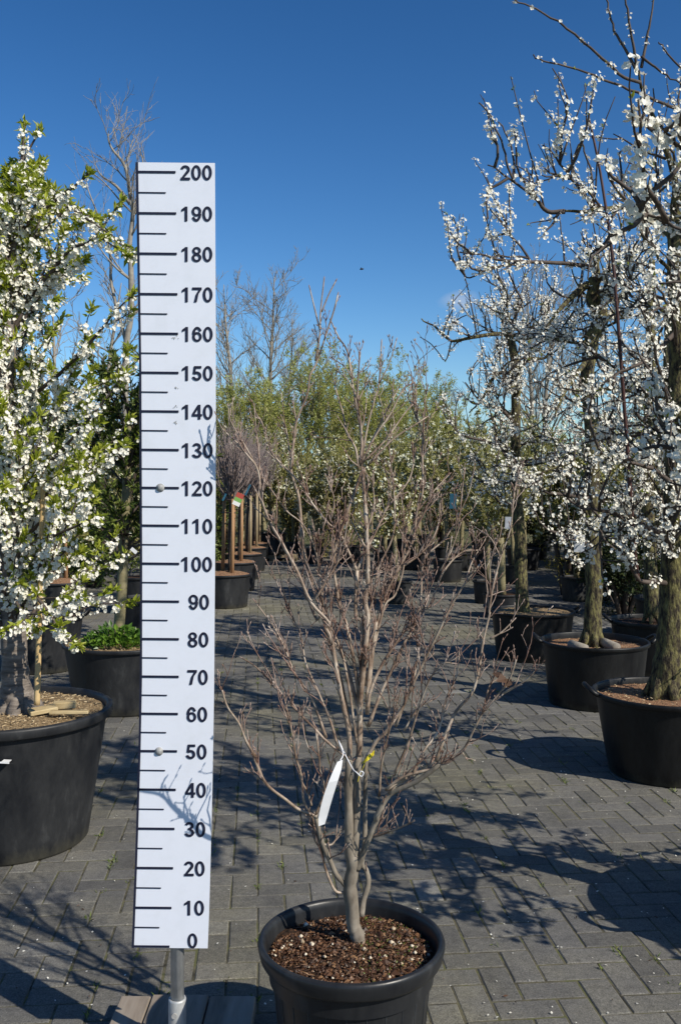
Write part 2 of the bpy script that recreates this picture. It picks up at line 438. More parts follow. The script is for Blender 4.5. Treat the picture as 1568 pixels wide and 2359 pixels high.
M['leaf_willow'] = mat_leaf('spring_willow_leaf', [(0.0, (0.30, 0.33, 0.06)), (0.5, (0.44, 0.46, 0.11)), (1.0, (0.56, 0.56, 0.24))], 0.5)
M['leaf_olive'] = mat_leaf('olive_brown_leaf', [(0.0, (0.15, 0.125, 0.035)), (0.5, (0.25, 0.22, 0.06)), (1.0, (0.36, 0.32, 0.11))], 0.35)
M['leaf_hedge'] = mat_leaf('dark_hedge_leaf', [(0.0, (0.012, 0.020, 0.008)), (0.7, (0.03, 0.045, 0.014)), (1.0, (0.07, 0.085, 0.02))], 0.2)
M['leaf_gold'] = mat_leaf('golden_conifer_leaf', [(0.0, (0.12, 0.11, 0.012)), (1.0, (0.27, 0.23, 0.03))], 0.3)
M['grass'] = mat_leaf('grass_blade', [(0.0, (0.06, 0.10, 0.015)), (0.6, (0.14, 0.19, 0.03)), (1.0, (0.26, 0.27, 0.08))], 0.35)
M['dry'] = mat_leaf('dry_leaf', [(0.0, (0.05, 0.03, 0.02)), (1.0, (0.14, 0.08, 0.05))], 0.2)
M['board'] = mat_noise('white_board', [(0.22, (0.56, 0.57, 0.60)), (0.30, (0.69, 0.72, 0.79)), (0.5, (0.725, 0.755, 0.835)), (0.9, (0.745, 0.775, 0.85))], 16, 0.42, 0.02, 0.001, spec=0.4)
M['navy'] = mat_noise('navy_print', [(0.3, (0.010, 0.012, 0.030)), (0.7, (0.016, 0.019, 0.042))], 12, 0.5, 0)
m, nt, b = new_mat('galvanised_steel')
n = noise(nt, 30, 6, 0.7, stretch=(1, 1, 0.4)); r = ramp(nt, [(0.3, (0.30, 0.31, 0.31)), (0.7, (0.55, 0.56, 0.56))])
nt.links.new(n.outputs['Fac'], r.inputs[0]); nt.links.new(r.outputs[0], b.inputs['Base Color'])
b.inputs['Metallic'].default_value = 0.3; b.inputs['Roughness'].default_value = 0.5
bump(nt, b, n.outputs['Fac'], 0.1, 0.002)
M['steel'] = m
M['paper'] = mat_noise('white_label', [(0.3, (0.70, 0.70, 0.70)), (0.7, (0.82, 0.82, 0.82))], 12, 0.4, 0.05, 0.002)
M['strap'] = mat_noise('clear_white_strap', [(0.3, (0.60, 0.60, 0.62)), (0.7, (0.75, 0.75, 0.77))], 20, 0.3, 0)
M['ribbon'] = mat_noise('yellow_ribbon', [(0.3, (0.50, 0.40, 0.015)), (0.7, (0.66, 0.55, 0.03))], 30, 0.4, 0.1, 0.002)
M['tag_grey'] = mat_noise('grey_tag', [(0.3, (0.30, 0.33, 0.38)), (0.7, (0.55, 0.57, 0.60))], 25, 0.3, 0)
M['tag_blue'] = mat_noise('blue_tag', [(0.3, (0.02, 0.075, 0.12)), (0.7, (0.03, 0.12, 0.19))], 20, 0.35, 0)
m, nt, b = new_mat('printed_tag')                 # red picture, green band, white strip
tcn = nt.nodes.new('ShaderNodeTexCoord'); sp = nt.nodes.new('ShaderNodeSeparateXYZ'); nt.links.new(tcn.outputs['Generated'], sp.inputs[0])
r = ramp(nt, [(0.0, (0.7, 0.7, 0.68)), (0.30, (0.16, 0.34, 0.08)), (0.62, (0.36, 0.06, 0.04))]); r.color_ramp.interpolation = 'CONSTANT'
nt.links.new(sp.outputs['Z'], r.inputs[0]); nt.links.new(r.outputs[0], b.inputs['Base Color'])
M['tag_photo'] = m
M['insect'] = mat_noise('dark_insect', [(0.3, (0.012, 0.010, 0.009)), (0.7, (0.03, 0.025, 0.02))], 200, 0.5, 0)
M['screw'] = mat_noise('weathered_zinc_screw', [(0.3, (0.22, 0.22, 0.21)), (0.7, (0.42, 0.42, 0.41))], 120, 0.5, 0.5, 0.002)

# ------------------------------------------------------------------ the ground
rng = np.random.default_rng(4)
mb = MB()
g = np.array([(-300, -60, -0.02), (300, -60, -0.02), (300, 500, -0.02), (-300, 500, -0.02)], float)
mb.add(g, [(0, 1, 2, 3)])
o = mb.build('ground', M['field']); tag(o, kind='structure')
mb = MB()
mb.add([(-14, 0.5, -0.0024), (18, 0.5, -0.0024), (18, 25.5, -0.0024), (-14, 25.5, -0.0024)], [(0, 1, 2, 3)])
o = mb.build('paving_joints', M['joint']); tag(o, kind='structure')

def paving():
    th = R(5.0); ct, st = math.cos(th), math.sin(th)
    U = 0.103
    cells = []
    i, j = np.meshgrid(np.arange(-175, 200), np.arange(-40, 280), indexing='ij')
    i, j = i.ravel(), j.ravel()
    k = (i - j) % 4
    out = []
    for kk, (w, h) in ((0, (2, 1)), (3, (1, 2))):
        s = k == kk
        out.append(np.stack([i[s] + w / 2, j[s] + h / 2, np.full(s.sum(), w), np.full(s.sum(), h)], -1))
    a = np.concatenate(out).astype(float)
    cx, cy, w, h = a[:, 0] * U, a[:, 1] * U, a[:, 2] * U, a[:, 3] * U
    X = cx * ct - cy * st; Y = cx * st + cy * ct
    keep = (Y > 1.2) & (Y < 25) & (np.abs(X) < 2.0 + 0.45 * Y)
    cx, cy, w, h = cx[keep], cy[keep], w[keep], h[keep]
    n = len(cx)
    rg = np.random.default_rng(11)
    gap = 0.0020 + rg.uniform(0, 0.0022, n); bev = 0.0038
    z = rg.normal(0, 0.0008, n); tx = rg.normal(0, 0.004, n); ty = rg.normal(0, 0.004, n)
    rot = rg.normal(0, 0.006, n)
    cx = cx + rg.normal(0, 0.0007, n); cy = cy + rg.normal(0, 0.0007, n)
    vs = []
    for inset, dz in ((gap + bev, 0.0), (gap, -0.003), (gap, -0.02)):
        for sx, sy in ((-1, -1), (1, -1), (1, 1), (-1, 1)):
            lx = sx * (w / 2 - inset); ly = sy * (h / 2 - inset)
            rx = lx - rot * ly; ry = ly + rot * lx
            x = cx + rx; y = cy + ry
            vs.append(np.stack([x * ct - y * st, x * st + y * ct, 0.001 + z + dz + tx * lx + ty * ly], -1))
    v = np.stack(vs, 1).reshape(-1, 3)
    q = np.array([(0, 1, 2, 3)] + [(r * 4 + (e + 1) % 4, r * 4 + e, r * 4 + 4 + e, r * 4 + 4 + (e + 1) % 4) for r in (0, 1) for e in range(4)])
    Q = (q[None] + (np.arange(n) * 12)[:, None, None]).reshape(-1, 4)
    m = MB(); m.add(v, Q)
    o = m.build('pavement', M['paver']); tag(o, kind='structure')
paving()

def tufts():
    rg = np.random.default_rng(5)
    m = MB()
    spots = [at(px, py, 3483.0 / (py - 1120)) for px, py in
             ((1175, 1995), (490, 1870), (590, 1930), (200, 2060), (205, 2115), (290, 2210), (780, 1820), (250, 1925), (247, 1985),
              (1090, 1855), (1060, 1870), (1310, 2045), (1420, 1850), (1130, 1930), (1425, 1770), (1370, 1620), (1250, 2040), (1000, 1880), (300, 2030), (445, 1960))]
    for k in range(150):
        Y = rg.uniform(2.6, 9); spots.append(np.array([rg.uniform(-0.4, 0.4) * Y, Y, 0]))
    th = R(5.0); ct, st = math.cos(th), math.sin(th); U = 0.103
    for p in spots:
        lx, ly = p[0] * ct + p[1] * st, -p[0] * st + p[1] * ct
        lx = round(lx / U) * U                       # grows out of a joint
        x, y = lx * ct - ly * st, lx * st + ly * ct
        n = rg.integers(5, 20)
        sp = rg.uniform(0.006, 0.02)
        a = rg.uniform(0, 2 * PI, n)
        base = np.stack([x + rg.normal(0, sp, n) * 0.6, y + rg.normal(0, sp * 1.4, n), np.full(n, -0.003)], -1)
        d = np.stack([np.cos(a) * 0.8, np.sin(a) * 0.8, rg.uniform(0.4, 1.2, n)], -1)
        leaves(m, base, d, rg.uniform(0.010, 0.032, n), rg, 0.16, 0.1)
    o = m.build('grass_tufts', M['grass']); tag(o, 'small grass and moss tufts growing in the paving joints', 'grass', kind='stuff')
    m = MB()
    n = 950
    Y = 2.5 + 10 * rg.random(n) ** 1.5
    base = np.stack([rg.uniform(-0.42, 0.5, n) * Y, Y, np.full(n, 0.0055)], -1)
    a = rg.uniform(0, 2 * PI, n)
    s = rg.uniform(0.0025, 0.0065, n)
    u = np.stack([np.cos(a), np.sin(a), rg.uniform(0.0, 0.3, n)], -1) * s[:, None]; w = np.stack([-np.sin(a), np.cos(a), rg.uniform(0, 0.3, n)], -1) * s[:, None] * 0.7
    v = np.stack([base - u, base - w, base + u, base + w], 1).reshape(-1, 3)
    m.add(v, np.arange(n * 4).reshape(-1, 4))
    o = m.build('fallen_petals', M['petal']); tag(o, 'tiny white petals and grit scattered over the grey pavers', 'petals', kind='stuff')
tufts()
def debris():
    rg = np.random.default_rng(6)
    m = MB(); n = 420
    Y = 2.5 + 9 * rg.random(n) ** 1.6
    base = np.stack([rg.uniform(-0.42, 0.45, n) * Y, Y, np.full(n, 0.006)], -1); a = rg.uniform(0, 2 * PI, n)
    leaves(m, base, np.stack([np.cos(a), np.sin(a), rg.uniform(0, 0.25, n)], -1), rg.uniform(0.004, 0.022, n), rg, 0.3)
    o = m.build('plant_litter', M['dry']); tag(o, 'brown bits of twig and bark lying on the pavers', 'litter', kind='stuff')
debris()

# ------------------------------------------------------------------ pots
def pot_profile(Rr, Rb, H, lip=0.035, band=0.045, body=None, depth=0.05):
    """outside foot -> rolled rim -> inside wall"""
    Rt = body if body else Rr - lip
    pr = [(0.001, 0.004), (Rb * 0.9, 0.004), (Rb * 0.97, 0.0), (Rb, 0.012)]
    for k in range(1, 8): pr.append((Rb + (Rt - Rb) * k / 7.0, 0.012 + (H - band - 0.012) * k / 7.0))
    return pr, Rt

def rim_profile(Rr, Rt, H, band, depth):
    c = []
    zl = H - band
    c += [(Rt - 0.002, zl), (Rt + 0.004, zl - 0.002), (Rr - 0.006, zl), (Rr - 0.001, zl + 0.006)]
    for k in range(0, 7):
        a = k / 6 * PI
        rad = (Rr - Rt) * 0.52
        c.append((Rr - rad + rad * math.cos(a), H - rad * 0.75 + rad * 0.75 * math.sin(a)))
    ri = c[-1][0]
    c += [(ri - 0.004, H - 0.03), (ri - 0.010, H - depth - 0.05)]
    return c, ri - 0.006

def soil_mesh(Rs, z, amp, mat, name, parent, seed, rings=22, dome=0.0):
    rg = np.random.default_rng(seed)
    n = 72
    ph = rg.uniform(0, 6.28, (14, 2)); fr = rg.normal(0, 14, (14, 2)) / max(Rs * 3, .5)
    v = [(0, 0, z + dome)]
    for k in range(1, rings + 1):
        r = Rs * k / rings
        for j in range(n):
            a = j / n * 2 * PI
            x, y = r * math.cos(a), r * math.sin(a)
            h = sum(math.sin(fr[i, 0] * x + ph[i, 0]) * math.sin(fr[i, 1] * y + ph[i, 1]) for i in range(14)) / 4
            v.append((x, y, z + amp * h + dome * (1 - (k / rings) ** 2) + rg.normal(0, amp * 0.22)))
    t = [(0, 1 + j, 1 + (j + 1) % n) for j in range(n)]
    q = [(1 + (k - 1) * n + j, 1 + k * n + j, 1 + k * n + (j + 1) % n, 1 + (k - 1) * n + (j + 1) % n) for k in range(1, rings) for j in range(n)]
    m = MB(); m.add(v, q, t)
    return m.build(name, mat, parent, True)

def bits(mb, cen, size, rg, squash=0.7):
    """small rough stones / crumbs"""
    n = len(cen)
    o8 = unit(np.array([(1, 0, 0), (-1, 0, 0), (0, 1, 0), (0, -1, 0), (0, 0, 1), (0, 0, -1)], float))
    v = o8[None] * (size[:, None, None] * rg.uniform(0.6, 1.25, (n, 6, 1)))
    v[:, :, 2] *= squash
    a = rg.uniform(0, 6.28, n); c, s = np.cos(a)[:, None], np.sin(a)[:, None]
    x = v[:, :, 0] * c - v[:, :, 1] * s; y = v[:, :, 0] * s + v[:, :, 1] * c
    v = np.stack([x, y, v[:, :, 2]], -1) + cen[:, None, :]
    t = np.array([(0, 2, 4), (2, 1, 4), (1, 3, 4), (3, 0, 4), (2, 0, 5), (1, 2, 5), (3, 1, 5), (0, 3, 5)])
    mb.add(v.reshape(-1, 3), None, (t[None] + (np.arange(n) * 6)[:, None, None]).reshape(-1, 3))

def make_pot(root, Rr, Rb, H, mat='pot', lip=0.02, band=0.04, depth=0.04, soil='mulch', handles=(), seg=72, seed=1, amp=0.006, dome=0.01, chips=0):
    pr, Rt = pot_profile(Rr, Rb, H, lip, band)
    m = MB(); m.lathe(pr, seg); p = m.build('pot', M[mat], root, True)
    rp, ri = rim_profile(Rr, Rt, H, band, depth)
    m = MB(); m.lathe(rp, seg); m.build('rim', M[mat], p, True)
    for a in handles:                               # ear-shaped grips standing off the rim
        m = MB()
        ca, sa = math.cos(a), math.sin(a)
        pts = []
        for k in range(13):
            t = k / 12 * PI
            off = -0.075 * math.cos(t); out = 0.055 * math.sin(t) ** 0.7; up = 0.045 * math.sin(t)
            rr = Rr - 0.006 + out
            pts.append((rr * ca - off * sa, rr * sa + off * ca, H - 0.012 + up))
        m.tube(pts, [0.014] * 13, 8)
        m.build('handle', M[mat], p, True)
    s = soil_mesh(ri, H - depth, amp, M[soil], 'soil', root, seed, dome=dome)
    if chips:
        rg = np.random.default_rng(seed + 50)
        a = rg.uniform(0, 2 * PI, chips); r = ri * np.sqrt(rg.random(chips)) * 0.96
        base = np.stack([r * np.cos(a), r * np.sin(a), H - depth + dome * (1 - (r / ri) ** 2) + rg.uniform(0, 0.008, chips)], -1)
        m = MB()
        b = rg.uniform(0, 2 * PI, chips)
        leaves(m, base, np.stack([np.cos(b), np.sin(b), rg.uniform(-0.1, 0.35, chips)], -1), rg.uniform(0.005, 0.024, chips), rg, 0.3, 0.05)
        o = m.build('bark_chips', M['chips'], s); o['kind'] = 'stuff'
    return p, ri

# ------------------------------------------------------------------ measuring stand
BY = 2.58
def digit_shapes():
    """figures 0-9 in a box 0.70 wide and 1 high, each a few strips (edge A, edge B)"""
    def ring(cx, cy, rx, ry, ix, iy):
        a = np.linspace(0, 2 * PI, 33)
        return ([(cx + rx * math.cos(t), cy + ry * math.sin(t)) for t in a], [(cx + ix * math.cos(t), cy + iy * math.sin(t)) for t in a])
    def arc(cx, cy, rx, ry, a0, a1, tv_=0.094, th_=0.083):
        a = np.radians(np.linspace(a0, a1, 22))
        return ([(cx + (rx + tv_) * math.cos(t), cy + (ry + th_) * math.sin(t)) for t in a], [(cx + (rx - tv_) * math.cos(t), cy + (ry - th_) * math.sin(t)) for t in a])
    def bar(x0, y0, x1, y1): return ([(x0, y0), (x0, y1)], [(x1, y0), (x1, y1)])
    def quad(a, b, c, d): return ([a, b], [d, c])
    D = {}
    D['0'] = [ring(.345, .5, .33, .515, .145, .35)]
    D['1'] = [bar(.29, 0, .475, 1.0), quad((.07, .66), (.07, .82), (.33, 1.0), (.295, .77))]
    D['2'] = [arc(.34, .71, .225, .21, 172, -28), quad((.445, .655), (.03, .10), (.24, .13), (.635, .57)), bar(.025, 0, .675, .17)]
    D['3'] = [arc(.32, .745, .205, .18, 168, -82), arc(.325, .275, .24, .20, 82, -168), bar(.23, .455, .38, .60)]
    D['4'] = [bar(.40, 0, .585, 1.0), bar(.0, .205, .695, .365), quad((.0, .36), (.40, 1.0), (.41, .71), (.19, .36))]
    D['5'] = [bar(.14, .83, .645, 1.0), quad((.055, .455), (.135, 1.0), (.285, .84), (.225, .50)), arc(.325, .325, .235, .23, 142, -168)]
    D['6'] = [ring(.35, .325, .325, .335, .145, .185), arc(.36, .50, .245, .43, 182, 28, .093, .083)]
    D['7'] = [bar(.025, .83, .675, 1.0), quad((.47, .84), (.27, .5), (.46, .55), (.675, .86)), quad((.275, .51), (.155, 0), (.345, 0), (.465, .56))]
    D['8'] = [ring(.345, .745, .295, .265, .12, .125), ring(.345, .275, .33, .29, .145, .145)]
    D['9'] = [([(.70 - x, 1 - y) for x, y in A], [(.70 - x, 1 - y) for x, y in B]) for A, B in D['6']]
    return D
DIGITS = digit_shapes()
def board():
    root = thing('measuring_stand', 'white height board marked 0 to 200 on a steel pole with plank base', 'measuring board', (-0.45, BY, 0))
    off = np.array([-0.45, BY, 0])
    ly = [375, 850, 1300, 1560, 1730, 1910, 2000, 2183]; lx = [313, 321, 323.5, 323, 319.5, 314, 311, 304]
    ry = [375, 750, 1100, 1400, 1560, 1730, 1910, 2090, 2183]; rx = [495, 497, 497, 494.5, 493.5, 491, 487, 482, 478.5]
    Lx = lambda y: np.interp(y, ly, lx)
    Rx = lambda y: np.interp(y, ry, rx)
    W = lambda x, y, d=0.0: at(x, y, BY) - off + np.array([0, d, 0])
    ys = np.linspace(374.5, 2183, 60)
    m = MB(); v = []
    for y in ys:
        tl = -0.8
        a, b2 = W(Lx(y), y + tl), W(Rx(y), y - tl)
        v += [a, b2, a + (0, 0.004, 0), b2 + (0, 0.004, 0)]
    q = []
    for k in range(len(ys) - 1):
        i, j = k * 4, k * 4 + 4
        q += [(i, j, j + 1, i + 1), (i + 2, i + 3, j + 3, j + 2), (i, i + 2, j + 2, j), (i + 1, j + 1, j + 3, i + 3)]
    q += [(0, 1, 3, 2)]; e = (len(ys) - 1) * 4; q += [(e, e + 2, e + 3, e + 1)]
    m.add(v, q)
    bo = m.build('board', M['board'], root)
    # printed scale: a strip down the left edge, long and short ticks
    tv = {200: 396, 190: 491, 180: 584, 170: 677, 160: 768, 150: 858, 140: 947, 130: 1035.5, 120: 1123, 110: 1210, 100: 1297.5, 90: 1384.5, 80: 1471, 70: 1557.5,
          60: 1643, 50: 1729, 40: 1817.5, 30: 1907.5, 20: 1998, 10: 2089.5, 0: 2180}
    m = MB()
    v = []
    for y in ys:
        w_ = np.interp(y, [375, 1300, 2183], [6.0, 5.0, 5.5])
        v += [W(Lx(y) + 0.1, y - 0.8, -0.0012), W(Lx(y) + w_, y - 0.8, -0.0012)]
    m.add(v, [(k * 2, k * 2 + 2, k * 2 + 3, k * 2 + 1) for k in range(len(ys) - 1)])
    def tick(y, L, h):
        x0 = Lx(y) + 3; x1 = Lx(y) + L
        m.add([W(x0, y - h, -0.0016), W(x0, y + h, -0.0016), W(x1, y + h + 0.8, -0.0016), W(x1, y - h + 0.8, -0.0016)], [(0, 1, 2, 3)])
    for kk, y in tv.items():
        tick(y - (1.5 if kk == 0 else 0), np.interp(y, [396, 2180], [92, 88]) if kk else 87, 2.7)
    ks = sorted(tv)
    for a, b2 in zip(ks[:-1], ks[1:]):
        y = 0.5 * (tv[a] + tv[b2]); tick(y, np.interp(y, [396, 1300, 2180], [69, 64, 62]), 1.5)
    m.build('scale_markings', M['navy'], bo)
    # numerals, bold grotesque figures drawn as strokes
    for kk, y in tv.items():
        t_ = str(kk); n_ = len(t_)
        ccx = (Rx(y) - 42.5) if n_ == 3 else np.interp(y, [1384, 2089], [458.5, 447])
        if kk == 0: ccx = 444
        cy = y + (2 if kk > 10 else 0) + (1 if kk == 10 else 0) - (14 if kk == 0 else 0)
        m = MB(); HH = 34.0; adv = 0.735 * HH
        for i, ch in enumerate(t_):
            x0 = ccx + (i - n_ / 2) * adv + 0.02 * HH
            for lay_, strip_ in enumerate(DIGITS[ch]):
                A, B = strip_
                pts = np.array([p for ab in zip(A, B) for p in ab])
                X = x0 + pts[:, 0] * HH; Yp = cy + HH / 2 - pts[:, 1] * HH
                pv = np.stack([(X - CX) / FPX * BY, np.full(len(X), BY - 0.0016 - 0.00015 * lay_), CAMZ - (Yp - HY) / FPX * BY], -1) - off
                m.add(pv, [(2 * k, 2 * k + 2, 2 * k + 3, 2 * k + 1) for k in range(len(A) - 1)])
        m.build('numeral', M['navy'], bo)
    # domed screws at 120 and 50, each on a small washer
    for px, py in ((370, 1123), (367, 1730)):
        c = W(px, py)
        m = MB()
        pr = [(0.0115, 0.0), (0.0115, 0.0015), (0.0095, 0.002), (0.0085, 0.0045), (0.006, 0.0068), (0.003, 0.0078), (0.0002, 0.008)]
        n = 20; a = np.arange(n) / n * 2 * PI
        v = np.array([(c[0] + r_ * math.cos(t), c[1] - h_, c[2] + r_ * math.sin(t)) for r_, h_ in pr for t in a])
        i, j = np.meshgrid(np.arange(len(pr) - 1), np.arange(n), indexing='ij'); j2 = (j + 1) % n
        m.add(v, np.stack([i * n + j, i * n + j2, (i + 1) * n + j2, (i + 1) * n + j], -1).reshape(-1, 4))
        m.build('screw', M['screw'], bo, True)
    # scuffs: small peeled dents of the white film
    m = MB(); rg = np.random.default_rng(3)
    for px, py, k in ((403, 779, 7), (407, 893, 4), (407, 937, 4), (407, 972, 6)):
        for _ in range(k):
            c = W(px + rg.normal(0, 2.5), py + rg.normal(0, 2.5), -0.0006)
            s = rg.uniform(0.0008, 0.0026)
            m.add([c + (-s, 0, 0), c + (0, -0.0012, -s), c + (s, 0, s * 0.3), c + (0, -0.0004, s)], [(0, 1, 2, 3)])
    o = m.build('scuff_marks', M['screw'], bo); o['kind'] = 'stuff'
    # pole, collar, planks
    px = (409 - CX) / FPX * 2.605 + 0.45
    m = MB(); m.lathe([(0.001, 0.06), (0.0185, 0.06), (0.0185, 2.2), (0.001, 2.2)], 28, px, 0.025); m.build('pole', M['steel'], root, True)
    m = MB(); m.lathe([(0.019, 0.05), (0.0235, 0.05), (0.0245, 0.06), (0.0245, 0.186), (0.0232, 0.191), (0.019, 0.191)], 28, px, 0.025)
    m.lathe([(0.02, 0.052), (0.055, 0.052), (0.056, 0.058), (0.03, 0.062), (0.026, 0.075)], 28, px, 0.025)
    co = m.build('collar', M['steel'], root, True)
    m = MB(); 
    m.tube([(px - 0.004, -0.004, 0.155), (px - 0.004, 0.004, 0.155)], [0.0075, 0.0075], 12)
    m.build('set_screw', M['screw'], co)
    x = [(-0.667, -0.5755), (-0.571, -0.4005), (-0.396, -0.257)]
    for k, (a, b2) in enumerate(x):
        m = MB(); m.box(a + 0.45, b2 + 0.45, -0.24, 0.298 + (0.004 if k == 1 else 0), 0.002, 0.05 + (0.002 if k == 1 else 0), 0.003); m.build('base_plank', M['plank'], root)
board()

# ------------------------------------------------------------------ the bare shrub in front
SY = 2.5
def z1(*a): return [(497.5 + .3526 * x, 626.5 + .3526 * y) for x, y in a]
def z2(*a): return [(497.5 + .47 * x, 1013.4 + .47 * y) for x, y in a]
def z3(*a): return [(497.5 + .47 * x, 1382 + .47 * y) for x, y in a]
def z4(*a): return [(552.8 + .3173 * x, 1750.5 + .3173 * y) for x, y in a]

def main_shrub():
    PX, PY = (809 - CX) / FPX * SY, SY
    root = thing('potted_shrub', 'bare multi stemmed shrub with reddish twigs in round black pot beside the height board', 'shrub', (PX, PY, 0))
    H, Rr = 0.41, 0.246
    # pot: straight body under a wide rounded collar rim
    m = MB(); m.lathe([(0.001, 0.004), (0.165, 0.004), (0.172, 0.0), (0.176, 0.01)] + [(0.176 + 0.036 * k / 8, 0.01 + (H - 0.056) * k / 8) for k in range(1, 9)], 96)
    p = m.build('pot', M['pot_gloss'], root, True)
    m = MB()
    pr = [(0.211, H - 0.05), (0.228, H - 0.051), (0.236, H - 0.048), (0.2405, H - 0.040), (0.2455, H - 0.018), (0.2465, H - 0.010), (0.244, H - 0.003), (0.2385, H), (0.232, H - 0.002), (0.2275, H - 0.008), (0.2245, H - 0.02), (0.216, H - 0.10)]
    m.lathe(pr, 96); m.build('rim', M['pot_gloss'], p, True)
    m = MB()                                        # moulded ribs down the body
    for k in range(26):
        a = k / 26 * 2 * PI + 0.05; c, s = math.cos(a), math.sin(a)
        m.tube([(0.1765 * c, 0.1765 * s, 0.012), (0.2105 * c, 0.2105 * s, H - 0.055)], [0.0022, 0.0022], 4)
    o = m.build('rib', M['pot_gloss'], p, True); o.name = 'moulded_ribs'
    zs = H - 0.048
    s = soil_mesh(0.222, zs, 0.009, M['soil'], 'soil', root, 8, rings=40, dome=0.016)
    rg = np.random.default_rng(21)
    def disc(n, rmax=0.212):
        a = rg.uniform(0, 2 * PI, n); r = rmax * np.sqrt(rg.random(n))
        return np.stack([r * np.cos(a), r * np.sin(a), zs + 0.016 * (1 - (r / 0.222) ** 2) + rg.uniform(-0.002, 0.008, n)], -1)
    m = MB(); c = disc(170); bits(m, c, np.clip(np.abs(rg.normal(0.004, 0.005, len(c))) + 0.003, 0, 0.015), rg, 0.6); c = disc(4600); bits(m, c, np.clip(np.abs(rg.normal(0.0012, 0.0028, len(c))) + 0.0011, 0, 0.011), rg, 0.7)
    o = m.build('soil_crumbs', M['crumb'], s); o['kind'] = 'stuff'
    m = MB(); c = disc(95); bits(m, c + (0, 0, 0.003), np.clip(np.abs(rg.normal(0.0025, 0.0042, len(c))) + 0.0014, 0, 0.011), rg, 0.75)
    o = m.build('pumice_grit', M['perlite'], s, True); o['kind'] = 'stuff'
    m = MB(); c = disc(420); c[:, 0] = np.abs(c[:, 0]) * 0.9 + 0.02; k = np.linalg.norm(c[:, :2], axis=1) < 0.21; c = c[k]; n = len(c)
    a = rg.uniform(0, 6.28, n); leaves(m, c, np.stack([np.cos(a), np.sin(a), rg.uniform(0.1, 0.9, n)], -1), rg.uniform(0.003, 0.009, n), rg, 0.8)
    o = m.build('moss_specks', M['moss'], s); o['kind'] = 'stuff'
    m = MB(); c = disc(1100); n = len(c); a = rg.uniform(0, 6.28, n)
    leaves(m, c, np.stack([np.cos(a), np.sin(a), rg.uniform(-0.1, 0.5, n)], -1), rg.uniform(0.006, 0.03, n), rg, 0.12)
    o = m.build('fine_fibres', M['crumb'], s); o['kind'] = 'stuff'

    rg = np.random.default_rng(77)
    off = np.array([PX, PY, 0])
    trunk, stems, twigs = MB(), MB(), MB()
    nodes = []                                     # (px, py, depth) of every point laid so far
    allp = []
    def lay(pts, r0, r1, dend=None, d0=None, mbt=None, twig=1.0, n=7):
        pts = [tuple(q) for q in pts]
        if d0 is None and nodes:
            A = np.array(nodes); dd = np.hypot(A[:, 0] - pts[0][0], A[:, 1] - pts[0][1])
            d0 = A[dd.argmin(), 2]
        if d0 is None: d0 = 2.54
        P = np.array(pts); sl = np.concatenate([[0], np.cumsum(np.hypot(*np.diff(P, axis=0).T))]); L = sl[-1] / FPX * 2.5; t = sl / sl[-1]
        if dend is None: dend = rg.uniform(-0.5, 0.42) * min(L, 0.5)
        if P[:, 1].mean() < 1480 or (P[:, 0].mean() < 740 and P[:, 1].mean() < 1700): dend = abs(dend) * 0.8
        dep = d0 + dend * t ** 1.25
        w = np.array([at(x, y, d) for (x, y), d in zip(pts, dep)]) - off
        if mbt is None and r0 > 0.004: r0 *= 0.84
        if len(pts) > 2: w[1:-1] += rg.normal(0, 0.003, w[1:-1].shape)
        rad = r0 + (r1 - r0) * t ** 0.8
        sp, sr = smooth_path(w, rad, 4)
        (mbt or stems).tube(sp, sr * (1 + 0.06 * rg.normal(size=len(sr))), n)
        dp = np.interp(np.linspace(0, 1, 30), t, dep)
        for k, tt in enumerate(np.linspace(0, 1, 30)):
            nodes.append((np.interp(tt, t, P[:, 0]), np.interp(tt, t, P[:, 1]), dp[k]))
        allp.append((sp, sr, twig))
    # trunk and base stems
    lay(z4((852, 1330), (846, 1280), (835, 1200), (815, 1050), (805, 930), (812, 800), (818, 690)), 0.0205, 0.0165, dend=-0.03, d0=2.54, mbt=trunk, twig=0, n=14)
    lay(z4((850, 1315), (852, 1345)), 0.021, 0.024, d0=2.54, dend=0, mbt=trunk, twig=0, n=14)
    lay(z4((818, 760), (800, 640), (790, 400), (795, 200), (790, 0)), 0.0145, 0.0095, dend=-0.03, mbt=trunk, twig=0.15, n=10)
    lay(z4((820, 760), (832, 600), (848, 300), (850, 100), (852, -20)), 0.0135, 0.0105, dend=0.02, mbt=trunk, twig=0.15, n=10)
    lay(z4((880, 1130), (905, 1010), (932, 895), (905, 800), (890, 730), (905, 560), (912, 300), (920, 100), (918, -20)), 0.0085, 0.0055, dend=0.03, d0=2.55, mbt=trunk, twig=0.1, n=9)
    lay(z4((845, 790), (880, 710), (930, 580), (975, 460), (1000, 390), (1080, 240), (1260, 155), (1450, 30)), 0.0098, 0.006, dend=-0.10, mbt=trunk, twig=0.5, n=9)
    lay(z4((775, 920), (700, 830), (640, 720), (600, 600), (560, 450), (545, 400)), 0.0075, 0.0062, dend=-0.05, mbt=trunk, twig=0.3)
    lay(z4((545, 400), (520, 400), (420, 355), (330, 290), (200, 160), (110, 0)) + z3((190, 760), (150, 690), (110, 620), (60, 520), (30, 440)), 0.0056, 0.0022, dend=-0.115)
    lay(z4((545, 400), (595, 300), (610, 200), (590, 70)) + z3((500, 800), (490, 650)), 0.0045, 0.002, dend=-0.03)
    lay(z4((775, 960), (690, 945), (650, 860), (620, 750), (580, 620), (540, 500), (510, 420), (460, 280), (430, 120), (400, -10)) + z3((370, 680), (340, 500)), 0.0052, 0.002, dend=-0.10)
    lay(z4((840, 570), (900, 580), (1000, 550), (1140, 485), (1250, 448)), 0.0036, 0.0016, dend=-0.12)
    lay(z4((520, 330), (470, 250), (440, 150), (430, 60)), 0.0032, 0.0016)
